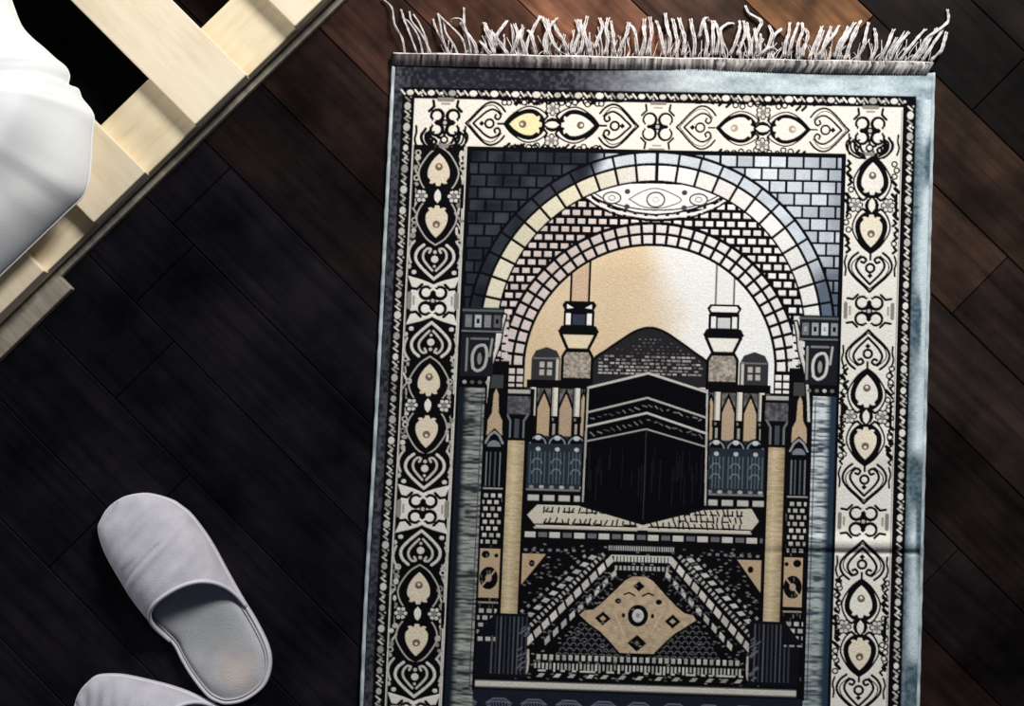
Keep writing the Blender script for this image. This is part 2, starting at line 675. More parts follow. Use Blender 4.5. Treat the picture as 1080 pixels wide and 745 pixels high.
def sub(fr, t, back=False):
    g = Fr(0, 0, fr.d)
    g.o = fr(t, 0)
    g.d = (-fr.d[0], -fr.d[1]) if back else fr.d
    g.n = fr.n
    return g


SH_L = (0.74, 0.64, 0.50)
SH_Y = (0.80, 0.74, 0.44)
LWL, LWR, LWT = 3.0, 2.6, 1.95
# top border
half_run(Fr(0, 134, (-1, 0)), 2.35, random.Random(4), (CRM, SH_Y))
half_run(Fr(0, 134, (1, 0)), LWT, random.Random(5), (CRM, CRM))
eight(Fr(0, 134, (1, 0)), 2.2)
for sx, lw in ((-1, LWL), (1, LWR)):
    cx = 228 * sx
    rr = random.Random(20 + sx)
    if sx < 0:
        rect(-256.5, -200.5, 158, 915, BLK)
        rect(-256.5, -255, 158, 915, tuple(np.array(CRM) * 0.4))
        rect(-202.5, -200.8, 158, 915, tuple(np.array(CRM) * 0.75))
    if sx < 0:
        knot_ground(Fr(cx, 323, (0, 1)))
    # vertical repeats
    warm = (SH_L, SH_L) if sx < 0 else (CRM, (0.80, 0.72, 0.58))
    for c8 in (323, 544, 765):
        if c8 < 900:
            half_run(Fr(cx, c8, (0, 1)), lw, rr, warm)
        eight(Fr(cx, c8, (0, 1)), lw)
    f = Fr(cx, 323, (0, -1))
    flecks(f, rr, 62, 160) if sx < 0 else fillers(f, lw, rr, 64, 158)
    heart(sub(f, 20), lw)
    shield(sub(f, 66), lw, warm[1])
    drop(sub(f, 103.5), lw)
    shield(sub(f, 157, True), lw, warm[0])
    heart(sub(f, 202, True), lw, True)
    eight(Fr(224 * sx, 134, (1, 0)), lw)
    for q, r_ in enumerate((23, 18.5, 14)):
        for e_ in (-1, 1):
            line([(224 * sx + e_ * x_, y_) for x_, y_ in smooth_path([(4 + q, 163 - q * 2), (r_ * .6, 162 - q * 2), (r_, 155), (r_ + 1.5, 147), (r_ - 3, 142 + q)], 4)], 2.2, BLK)
    ell(224 * sx, 152, 4.4, 4.4, BLK, (2.0, CRM))

# lower end border (hardly seen), then the bead border below it
rect(-256.5, 257, 874, 921, CRM)
half_run(Fr(0, 897, (-1, 0)), 2.35, random.Random(14), (CRM, CRM))
half_run(Fr(0, 897, (1, 0)), 2.1, random.Random(15), (CRM, CRM))
for q in (-224, 0, 224):
    eight(Fr(q, 897, (1, 0)), 2.2)
bead_run(927, -262, 260, True, 1.0)

# --- inner field
rect(-198, 198, 160, 870, BLK)


# brick wall behind the arch: nap sheen painted into the colour, charcoal navy left, pale blue right
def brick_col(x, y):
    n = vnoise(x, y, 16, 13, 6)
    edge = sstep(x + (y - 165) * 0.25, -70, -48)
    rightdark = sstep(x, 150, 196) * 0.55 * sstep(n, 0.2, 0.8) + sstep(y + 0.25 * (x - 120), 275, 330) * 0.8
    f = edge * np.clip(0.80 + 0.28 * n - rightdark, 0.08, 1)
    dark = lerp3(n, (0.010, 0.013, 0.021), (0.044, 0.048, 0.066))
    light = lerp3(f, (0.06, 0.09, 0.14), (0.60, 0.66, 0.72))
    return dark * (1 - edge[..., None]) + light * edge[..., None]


def bricks(x0, x1, y0, y1, ph, pw, mortar, col, jitter=0.12, seed=0):
    rr = random.Random(seed)
    y = y0
    r = 0
    while y < y1:
        x = x0 - (pw / 2 if r % 2 else 0)
        while x < x1:
            xa, xb = max(x0, x + mortar / 2), min(x1, x + pw - mortar / 2)
            if xb > xa:
                k = 1 + rr.uniform(-jitter, jitter)
                if callable(col):
                    rect(xa, xb, y + mortar / 2, y + ph - mortar / 2, lambda X, Y, k=k: col(X, Y) * k)
                else:
                    rect(xa, xb, y + mortar / 2, y + ph - mortar / 2, tuple(np.clip(np.array(col) * k, 0, 0.9)))
            x += pw
        y += ph
        r += 1


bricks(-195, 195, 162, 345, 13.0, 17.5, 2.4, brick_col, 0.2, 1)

AX, AY = 1.0, 352.0
# outer arch: black disc, then stones between the joints
ang = np.degrees(np.arctan2(AY - YY, XX - AX))
rad = np.hypot(XX - AX, YY - AY)
upper = (YY < 332)
inside = (YY >= 332) & (YY < 420) & (np.abs(XX - AX) < 166)
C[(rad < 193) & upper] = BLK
C[inside] = BLK


def voussoirs(r0, r1, cx, cy, dth, gap, colf, a_lim, rc, ac):
    m = (rc > r0) & (rc < r1) & (ac > a_lim[0]) & (ac < a_lim[1])
    k = (ac - 90) / dth
    frac = k - np.floor(k)
    arcl = np.minimum(frac, 1 - frac) * np.radians(dth) * rc
    m &= arcl > gap / 2
    idx = np.floor(k).astype(int)
    v = colf(XX[m], YY[m], idx[m])
    C[m] = v


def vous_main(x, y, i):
    f = sstep(x, -90, 10)  # beam of light painted in: cream at the left, white at the right
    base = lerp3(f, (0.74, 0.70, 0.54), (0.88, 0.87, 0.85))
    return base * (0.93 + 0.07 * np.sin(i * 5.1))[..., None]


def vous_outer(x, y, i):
    c = brick_col(x, y)  # carries the painted nap sheen of the bricks
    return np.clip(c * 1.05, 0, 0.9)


# small brick spandrel between the two arches
m_sp = (((rad < 159.5) & upper) | inside)
save = C.copy()
rr2 = random.Random(9)


def sp_col(x, y):
    f = sstep(x, -80, 40)
    return lerp3(f, (0.66, 0.58, 0.54), (0.86, 0.84, 0.82))


bricks(-160, 162, 195, 424, 8.9, 11.2, 3.5, sp_col, 0.15, 2)
C[~m_sp & (YY < 430) & (YY > 160) & (np.abs(XX) < 200)] = save[~m_sp & (YY < 430) & (YY > 160) & (np.abs(XX) < 200)]
# keystone joint
line([(AX, 161), (AX, 192)], 3.4, BLK)

# cartouche under the keystone
cart = [(-78, 199), (-60, 196), (-30, 195), (0, 194), (32, 195), (62, 196), (81, 199), (62, 211), (40, 219), (20, 224), (0, 226), (-20, 224), (-40, 219), (-60, 211)]
poly([(x * 1.03, y + (2 if y > 205 else -1)) for x, y in cart], BLK)
poly(cart, WHT)
line(smooth_path([(-72, 200), (-50, 213), (-25, 220), (0, 222), (27, 220), (52, 213), (76, 200)], 4), 1.4, BLK)
line(smooth_path([(-80, 203), (-55, 219), (-27, 227), (0, 230), (30, 227), (58, 219), (84, 203)], 4), 2.2, WHT)
line(smooth_path([(-80, 206), (-55, 222), (-27, 230.5), (0, 233), (30, 230.5), (58, 222), (84, 206)], 4), 2.0, BLK)
line(smooth_path([(-27, 211), (-14, 203), (0, 199), (15, 203), (28, 211), (14, 218), (0, 220), (-14, 218), (-27, 211)], 4), 1.2, (0.12, 0.12, 0.12))
ell(1, 211, 10, 8.5, (0.05, 0.05, 0.05), (1.6, WHT))
ell(1, 211, 3.5, 3, (0.5, 0.5, 0.48), (1.0, WHT))
for sx in (-45, 46):
    ell(sx, 210, 10, 6.8, (0.05, 0.05, 0.05), (1.6, WHT))
    ell(sx, 210, 4, 3, GREY, (1.1, WHT))
for sx in (-29, 31):
    ell(sx, 203, 3, 2.7, (0.06, 0.06, 0.07))
    ell(sx, 219, 3, 2.7, (0.06, 0.06, 0.07))

C[(rad > 159.5) & (rad < 193) & (YY < 332)] = BLK
up_m = upper
rr_ = np.where(up_m, rad, 0)
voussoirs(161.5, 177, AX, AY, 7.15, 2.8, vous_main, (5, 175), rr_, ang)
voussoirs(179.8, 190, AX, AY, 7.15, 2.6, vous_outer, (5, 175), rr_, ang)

line([(AX, 161), (AX, 192)], 3.4, BLK)

# inner arch
BX, BY = 1.0, 390.0
ang2 = np.degrees(np.arctan2(BY - YY, XX - BX))
rad2 = np.hypot(XX - BX, YY - BY)
C[(rad2 < 156) & (YY < BY) & (YY > 230)] = BLK
C[(np.abs(XX - BX) < 156) & (YY >= BY - 1) & (YY < 414)] = BLK
rr3 = np.where(YY < BY, rad2, 0)
voussoirs(133, 141.5, BX, BY, 5.3, 3.2, lambda x, y, i: sp_col(x, y), (0, 180), rr3, ang2)
voussoirs(144.5, 152.5, BX, BY, 5.3, 3.2, lambda x, y, i: sp_col(x, y) * 0.94, (0, 180), rr3, ang2)
line([(BX, 236), (BX, 260)], 3.4, BLK)
for sx in (-1, 1):
    for c0 in (131.5, 140, 148.5):
        for q in range(10):
            y0 = 335 + q * 8.2
            if c0 < 140 and y0 < 385:
                continue
            xa, xb = sorted((BX + sx * c0, BX + sx * (c0 + 6.3)))
            if y0 < 388 and (c0 < 148):
                continue
            rect(xa, xb, y0, y0 + 5.8, sp_col)

# sky inside the arch
sky_m = ((rad2 < 130) & (YY < BY)) | ((np.abs(XX - BX) < 130) & (YY >= BY - 1) & (YY < 414))


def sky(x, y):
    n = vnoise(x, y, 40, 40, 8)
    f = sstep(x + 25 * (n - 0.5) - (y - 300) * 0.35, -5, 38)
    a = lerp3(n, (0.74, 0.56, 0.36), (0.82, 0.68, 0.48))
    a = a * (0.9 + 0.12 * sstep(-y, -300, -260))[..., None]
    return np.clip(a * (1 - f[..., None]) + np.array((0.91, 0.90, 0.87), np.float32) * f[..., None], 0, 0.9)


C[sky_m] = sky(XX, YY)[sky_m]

# dome behind
dome = smooth_path([(-66, 408), (-58, 382), (-45, 371), (-30, 360), (-15, 350), (0, 346), (15, 350), (31, 360), (47, 371), (62, 383), (70, 408)], 4)
poly(dome, (0.020, 0.019, 0.022))
line(dome, 2.6, BLK)
rr = random.Random(31)
for y in np.arange(358, 396, 3.6):
    x = -52.0
    while x < 54:
        if abs(x) < (y - 346) * 1.75 - 5:
            if y > 376 and rr.random() < 0.75:
                rect(x, x + 4.2, y, y + 2.0, tuple(np.array((0.36, 0.34, 0.33)) * rr.uniform(0.4, 1.3)))
            elif rr.random() < 0.5:
                rect(x, x + 2.2, y, y + 1.2, tuple(np.array((0.16, 0.14, 0.15)) * rr.uniform(0.4, 1.3)))
        x += rr.uniform(4.5, 6.5)

# minarets
for sx in (-1, 1):
    cx = -74.5 if sx < 0 else 77.0
    cream = (0.76, 0.66, 0.46) if sx < 0 else (0.86, 0.83, 0.76)
    shaft = (0.62, 0.46, 0.32) if sx < 0 else (0.86, 0.85, 0.82)
    ytop = 285 if sx < 0 else 290
    s = win(cx - 10, cx + 10, ytop - 14, 322)
    mm = (np.abs(XX[s] - cx) < 9.5) & (rad2[s] < 129) & (YY[s] < 321)
    put(s, mm, shaft)
    for q in (-9.5, 9.5):
        mm = (np.abs(XX[s] - cx - q) < (1.3 if sx < 0 else 0.9)) & (rad2[s] < 130) & (YY[s] < 321)
        put(s, mm, BLK if sx < 0 else (0.16, 0.16, 0.16))
    dk = (0.035, 0.045, 0.065)
    lt = WHT
    poly([(cx - 15, 320), (cx - 18, 324), (cx - 15, 330), (cx + 15, 330), (cx + 18, 324), (cx + 15, 320)], BLK)
    if sx > 0:
        poly([(cx - 13, 322), (cx - 15, 325), (cx - 13, 328), (cx + 13, 328), (cx + 15, 325), (cx + 13, 322)], lt)
    else:
        poly([(cx - 13, 323), (cx - 6, 327), (cx - 13, 328)], lt)
        poly([(cx + 13, 323), (cx + 6, 327), (cx + 13, 328)], lt)
    rect(cx - 16, cx + 16, 330, 348, BLK)
    rect(cx - 13.5, cx - 8.5, 333, 345, lt)
    rect(cx + 8.5, cx + 13.5, 333, 345, lt)
    rect(cx - 6.5, cx + 6.5, 334, 345, dk if sx < 0 else (0.62, 0.62, 0.62))
    poly([(cx - 18, 346), (cx - 21.5, 352), (cx - 18, 357), (cx + 18, 357), (cx + 21.5, 352), (cx + 18, 346)], BLK)
    poly([(cx - 20, 355), (cx - 12, 372), (cx + 12, 372), (cx + 20, 355)], BLK)
    poly([(cx - 16, 355.5), (cx - 9.5, 369.5), (cx + 9.5, 369.5), (cx + 16, 355.5)], cream)
    poly([(cx - 17, 410), (cx - 17, 378), (cx - 13, 371), (cx + 13, 371), (cx + 17, 378), (cx + 17, 410)], BLK)
    blk = lambda X, Y, s_=sx: lerp3(vnoise(X, Y, 2.2, 2.2, 12), (0.16, 0.14, 0.12), (0.52, 0.46, 0.38))
    poly([(cx - 14, 401), (cx - 14, 379), (cx - 11, 374), (cx + 11, 374), (cx + 14, 379), (cx + 14, 401)], blk)
    # side pavilion
    px = -107 if sx < 0 else 110
    poly([(px - 15, 406), (px - 15, 381), (px - 11, 373), (px, 369), (px + 11, 373), (px + 15, 381), (px + 15, 406)], (0.035, 0.035, 0.04))
    for q in (-4, 4):
        rect(px + q - 2.4, px + q + 2.4, 385, 399, (0.45, 0.44, 0.40))
        rect(px + q - 2.4, px + q + 2.4, 391, 393, BLK)
    rect(px + 8 * -sx - 1.5 + (-sx * 4), px + 8 * -sx + 1.5 + (-sx * 4), 380, 404, (0.55, 0.53, 0.48))
    line([(px - 13, 381), (px + 13, 381)], 1.5, (0.16, 0.16, 0.17))

# --- below the arch: colonnade band
rect(-160, 160, 412, 720, BLK)
for sx in (-1, 1):
    xa, xb = (-126, -62) if sx < 0 else (63, 128)
    rect(xa, xb, 404, 414, BLK)
    rect(xa, xb, 413, 463, lambda X, Y: lerp3(vnoise(X, Y, 3, 4, 41), (0.05, 0.05, 0.05), (0.20, 0.19, 0.18)))
    for k, c in enumerate((107.5, 84.5, 66.5)):
        c = sx * c
        hw = 6.2 if k < 2 else 4.5
        poly([(c - hw - 1.8, 464), (c - hw - 1.8, 431), (c, 412), (c + hw + 1.8, 431), (c + hw + 1.8, 464)], BLK)
        poly([(c - hw, 464), (c - hw, 434), (c - hw * .6, 427), (c, 418), (c + hw * .6, 427), (c + hw, 434), (c + hw, 464)], TAN if k != 1 else (0.46, 0.34, 0.24))
    for c in (119, 96, 73):
        c = sx * c
        rect(c - 4.6, c + 4.6, 412, 463, BLK)
        rect(c - 3.0, c + 3.0, 412, 443, (0.74, 0.70, 0.61))
        rect(c - 3.0, c - 1.4, 412, 443, (0.34, 0.32, 0.29))
        rect(c - 5.2, c + 5.2, 442, 449, BLK)
        rect(c - 2.4, c - 0.6, 444, 447, (0.2, 0.2, 0.2))
        rect(c - 1.6, c + 1.2, 450, 463, (0.36, 0.33, 0.29))
    # lower arcade, blue black with pale ribs
    xa2, xb2 = (-122, -62) if sx < 0 else (63, 124)
    rect(xa2, xb2, 463, 520, (0.022, 0.030, 0.042))
    w2 = (xb2 - xa2) / 3
    for k in range(3):
        c = xa2 + w2 * (k + 0.5)
        poly(arc(c, 471, 10.5, 180, 360), BLK)
        line(arc(c, 472, 8.2, 190, 350), 1.6, (0.22, 0.26, 0.30))
        ell(c, 465, 3.4, 2.6, (0.55, 0.58, 0.60))
        ell(c + 0.5, 477, 2.6, 2.2, (0.50, 0.52, 0.54))
        for q in (-7, -3, 0.5, 4, 8):
            line([(c + q, 480), (c + q, 513)], 1.1, (0.10, 0.13, 0.155))
        line(arc(c, 492, 5, 180, 360), 1.2, (0.16, 0.20, 0.22))
        line(arc(c, 503, 5, 180, 360), 1.2, (0.16, 0.20, 0.22))
    rect(xa2, xb2, 519, 521, (0.20, 0.20, 0.20))
    for k in range(6):
        ell(xa2 + 5 + k * 10.5, 517, 2.6, 1.9, (0.42, 0.42, 0.40) if k % 2 else GREY)
    for k in range(4):
        x = xa2 + 2 + k * 16
        rect(x, x + 11.5, 525.5, 531.5, (0.52, 0.51, 0.47))
    # long cream hexagon with dark scribble
    hx = [(-120, 547), (-110, 536), (-40, 536), (0, 548), (0, 560), (-110, 559)] if sx < 0 else [(120, 547), (112, 534), (45, 538), (0, 550), (0, 560), (110, 560)]
    poly([(x * 1.015, y + (1.6 if y > 547 else -1.6)) for x, y in hx], BLK)
    poly(hx, (0.60, 0.56, 0.46))
    rr = random.Random(50 + sx)
    for yy in ((541, 553) if sx < 0 else (540, 547, 554)):
        x = 30.0 if yy < 550 else 8
        while x < 104:
            h = rr.uniform(1.5, 3.6)
            line([(sx * x, yy - h), (sx * (x + rr.uniform(-1, 3)), yy + h)], 1.7, BLK)
            if rr.random() < 0.6:
                line([(sx * x, yy + 2), (sx * (x + 6), yy + 2)], 1.6, BLK)
            x += rr.uniform(4, 7)
    line([(sx * 6, 560), (sx * 112, 560)], 1.6, (0.55, 0.52, 0.46))
    line([(sx * 6, 556.5), (sx * 112, 556.5)], 1.4, BLK)

# the black cube with its bands
cube = [(-62, 411), (0, 393.5), (62, 412.5), (64, 532), (0, 551), (-63, 533)]
poly([(x * 1.05, y + (3.5 if y > 500 else -1)) for x, y in cube], BLK)
poly(cube, (0.0035, 0.0035, 0.0055))
rr = random.Random(77)
for k in range(34):
    x = rr.uniform(-59, 60)
    y0 = rr.uniform(472, 500)
    line([(x, y0), (x, min(y0 + rr.uniform(14, 45), 545 - abs(x) * 0.3))], 0.9, (0.013, 0.012, 0.017))
line([(0, 455), (0, 548)], 1.0, (0.035, 0.033, 0.035))
line([(-62, 411), (0, 394), (62, 412.5)], 2.5, (0.56, 0.54, 0.50))
line([(-62, 411), (-63, 531)], 1.9, (0.42, 0.40, 0.37))
line([(62, 412), (64, 531)], 1.9, (0.50, 0.48, 0.45))
for (yl, yc, yr, w, cc) in ((437, 420, 439.5, 2.1, 0.8), (452, 436, 456, 2.3, 1.0), (467.5, 453, 470, 1.6, 0.7)):
    line([(-62, yl), (0, yc), (62.5, yr)], w, tuple(np.array((0.56, 0.54, 0.50)) * cc))
for (y0, amp) in ((428, 17.5), (444.5, 17)):
    x = -58.0
    while x < 58:
        yb = y0 + abs(x) / 62 * amp
        cg = tuple(np.array((0.20, 0.19, 0.18)) * rr.uniform(0.25, 1.2))
        line([(x, yb - 1.5 + rr.uniform(-1, 1)), (x + rr.uniform(2, 5), yb + rr.uniform(-2, 2))], 1.4, cg)
        x += rr.uniform(5, 8)
line([(-63, 534), (0, 552.5), (64, 533)], 2.2, BLK)

# dashed strip and floor pattern
rect(-124, 126, 562, 574, BLK)
for k in range(-5, 5):
    x = k * 25.5 + 6
    rect(x, x + 11, 564.5, 570.5, (0.56, 0.55, 0.50))
    rect(x + 14, x + 23, 565, 570, (0.15, 0.15, 0.16))
for k in range(30):
    x = -34 + k * 2.35
    if x < 34:
        rect(x, x + 1.3, 577, 582, (0.46, 0.46, 0.44))
rect(-31, 31, 586.5, 588, (0.5, 0.5, 0.47))
for k in range(17):
    x = -28 + k * 3.5
    rect(x, x + 2.2, 588, 593.5, (0.62, 0.60, 0.54))
for k in range(13):
    x = -27 + k * 4.4
    rect(x, x + 2.6, 598, 602.5, (0.42, 0.41, 0.40))


def stripe(xa, ya, xb, yb, n, width, length, col, slant=0.0):
    dx, dy = xb - xa, yb - ya
    L = math.hypot(dx, dy)
    ux, uy = dx / L, dy / L
    nx, ny = -uy, ux
    rr = random.Random(int(xa * 3 + n))
    for k in range(n):
        t = (k + 0.5) / n * L
        cx, cy = xa + ux * t, ya + uy * t
        l2, w2 = length / 2, width / 2
        c = tuple(np.array(col) * rr.uniform(0.75, 1.15))
        poly([(cx + ux * a + nx * b_ + ux * slant * b_, cy + uy * a + ny * b_ + uy * slant * b_) for a, b_ in ((-l2, -w2), (l2, -w2), (l2, w2), (-l2, w2))], c)


for sx in (-1, 1):
    e = 1 if sx < 0 else 0
    stripe(sx * 29, 589, sx * 116, 683, 11, 6.4, 9.0, (0.66, 0.63, 0.57), 0.5 * sx)
    stripe(sx * 38, 585, sx * 123, 676, 24, 4.2, 2.6, (0.46, 0.45, 0.42))
    stripe(sx * 47, 586, sx * 124, 664, 10, 5.2, 5.6, (0.55, 0.53, 0.50), -0.6 * sx)
    stripe(sx * 56, 586, sx * 124, 652, 11, 3.0, 3.4, (0.34, 0.33, 0.33))
    stripe(sx * 24, 603, sx * 98, 683, 9, 5.0, 7.4, (0.56, 0.54, 0.49), 0.8 * sx)
    stripe(sx * 66, 583, sx * 124, 584, 7, 2.6, 3.6, (0.20, 0.20, 0.22))
    # beige corner triangle, then the panel outside the thin column
    poly([(sx * 124, 588), (sx * 99, 588), (sx * 124, 622)], TAN)
    ell(sx * 113, 598, 3.0, 3.6, BLK)
    poly([(sx * 146, 584), (sx * 167, 584), (sx * 167, 636), (sx * 146, 636)], TAN)
    ell(sx * 157, 615, 9.5, 12, BLK)
    ell(sx * 157, 615, 3.2, 4, (0.40, 0.33, 0.24))
    line([(sx * 150, 606), (sx * 164, 624)], 1.6, TAN)
    ell(sx * 161, 590, 4.2, 4, BLK)
    ell(sx * 150, 591, 2.2, 2.2, BLK)
    rect(min(sx * 146, sx * 167), max(sx * 146, sx * 167), 640, 642, (0.3, 0.28, 0.24))

# scale ornament left and right of the medallion
for row in range(7):
    y = 662 + row * 5.4
    for k in range(-14, 15):
        x = k * 7.4 + (3.7 if row % 2 else 0)
        if abs(x) < 86 - (692 - y) * 0.8 and abs(x) > 20 + (692 - y) * 0.9 - 6 and y < 695:
            line(arc(x, y, 2.9, 180, 360, 6), 1.1, (0.115, 0.115, 0.135))
for row in range(6):
    y = 612 + row * 7
    for sx in (-1, 1):
        for q in range(3):
            x = sx * (26 + row * 6.2 + q * 6)
            if abs(x) < 70:
                line(arc(x, y, 2.6, 180, 360, 6), 1.1, (0.10, 0.10, 0.12))
# medallion
MCX = -1.5
med = [(-7, 609), (7, 609), (14, 613), (28, 628), (40, 640), (48, 646), (57, 648), (60, 653), (50, 660), (38, 668), (28, 678), (17, 690), (-17, 690), (-28, 678), (-38, 668), (-50, 660), (-60, 651), (-55, 646), (-46, 645), (-40, 640), (-28, 628), (-14, 613)]
med = [(x + MCX, y) for x, y in med]
poly([(MCX + (x - MCX) * 1.05, 650 + (y - 650) * 1.06) for x, y in med], BLK)
poly(med, lambda X, Y: lerp3(vnoise(X, Y, 4, 4, 14), (0.42, 0.31, 0.21), (0.60, 0.47, 0.31)))
ell(MCX, 650, 10.5, 11.5, BLK, (4.6, (0.60, 0.60, 0.58)))
ell(MCX, 650, 2.4, 2.4, (0.3, 0.3, 0.3))
for x, y, r in ((-36, 654, 7.5), (36, 655, 7.5), (0, 679, 9), (0, 619, 5.5)):
    poly([(MCX + x - r * 1.1, y), (MCX + x, y - r), (MCX + x + r * 1.1, y), (MCX + x, y + r)], BLK)
    if abs(x) > 5:
        poly([(MCX + x - r * .45, y), (MCX + x, y - r * .4), (MCX + x + r * .45, y), (MCX + x, y + r * .4)], TAN)
    elif y > 650:
        poly([(MCX + x - r * .35, y), (MCX + x, y - r * .35), (MCX + x + r * .35, y), (MCX + x, y + r * .35)], (0.16, 0.13, 0.1))
for sx in (-1, 1):
    ell(MCX + sx * 21, 635, 3.2, 2.8, BLK)
    line([(MCX + sx * 4, 629), (MCX + sx * 10, 626), (MCX + sx * 15, 628)], 1.8, BLK)
    ell(MCX + sx * 15, 650, 1.8, 2.6, BLK)
    line([(MCX + sx * 25, 646), (MCX + sx * 14, 670)], 1.0, (0.66, 0.56, 0.40))
    ell(MCX + sx * 22, 664, 1.4, 1.4, (0.7, 0.55, 0.25))

# rows of little marks under the medallion
rr = random.Random(12)
x = -104.0
while x < 104:
    rect(x, x + 3.8, 694, 699.5, tuple(np.array((0.58, 0.56, 0.51)) * rr.uniform(0.6, 1.1)))
    x += 6.6
x = -106.0
while x < 106:
    h = rr.uniform(5, 9)
    rect(x, x + 2.0, 703, 703 + h, tuple(np.array((0.62, 0.60, 0.55)) * rr.uniform(0.5, 1.1)))
    if rr.random() < 0.45:
        rect(x, x + 4.2, 710, 712, (0.55, 0.53, 0.48))
    x += 3.9
x = -104.0
while x < 106:
    poly([(x, 718), (x + 4, 714), (x + 9, 714), (x + 6, 718)], tuple(np.array((0.58, 0.56, 0.51)) * rr.uniform(0.4, 1.1)))
    x += rr.uniform(13, 20)
for sx in (-1, 1):
    line(smooth_path([(sx * 113, 690), (sx * 113, 708), (sx * 116, 716), (sx * 125, 719)], 4), 2.4, (0.50, 0.48, 0.43))
rect(-166, 164, 722.5, 731, (0.10, 0.10, 0.11))
rect(-166, 164, 724, 729.5, (0.60, 0.57, 0.50))
rect(-198, 198, 733, 800, (0.013, 0.015, 0.026))
for k in range(-5, 6):
    c = k * 36.0 + 3
    for q in (0, 1):
        line([(c - 13 + q * 2, 747), (c - 6, 742 + q * 3), (c + 6, 742 + q * 3), (c + 13 - q * 2, 747)], 1.4, (0.13, 0.14, 0.19))
    line([(c - 12, 749), (c, 755), (c + 12, 749)], 1.4, (0.13, 0.14, 0.19))
    for q in range(-3, 4):
        line([(c + q * 3, 745), (c + q * 3 + 1, 751)], 1.0, (0.10, 0.11, 0.16))

rr = random.Random(404)
for k in range(900):
    x, y = rr.uniform(-122, 124), rr.uniform(576, 720)
    i_, j_ = int((y - Y0) * S), int((x - X0) * S)
    if C[i_ - 3:i_ + 4, j_ - 4:j_ + 5].max() < 0.03:
        g_ = rr.uniform(0.06, 0.26)
        line([(x - 1, y + rr.uniform(-.8, .8)), (x + 1, y)], 1.4, (g_, g_ * 0.97, g_ * 0.95))
for k in range(420):
    x, y = rr.choice((-1, 1)) * rr.uniform(146, 168), rr.uniform(335, 720)
    i_, j_ = int((y - Y0) * S), int((x - X0) * S)
    if C[i_ - 3:i_ + 4, j_ - 4:j_ + 5].max() < 0.03:
        g_ = rr.uniform(0.04, 0.18)
        line([(x, y - 1.5), (x, y + 1.5)], 1.2, (g_, g_ * 1.02, g_ * 1.03))

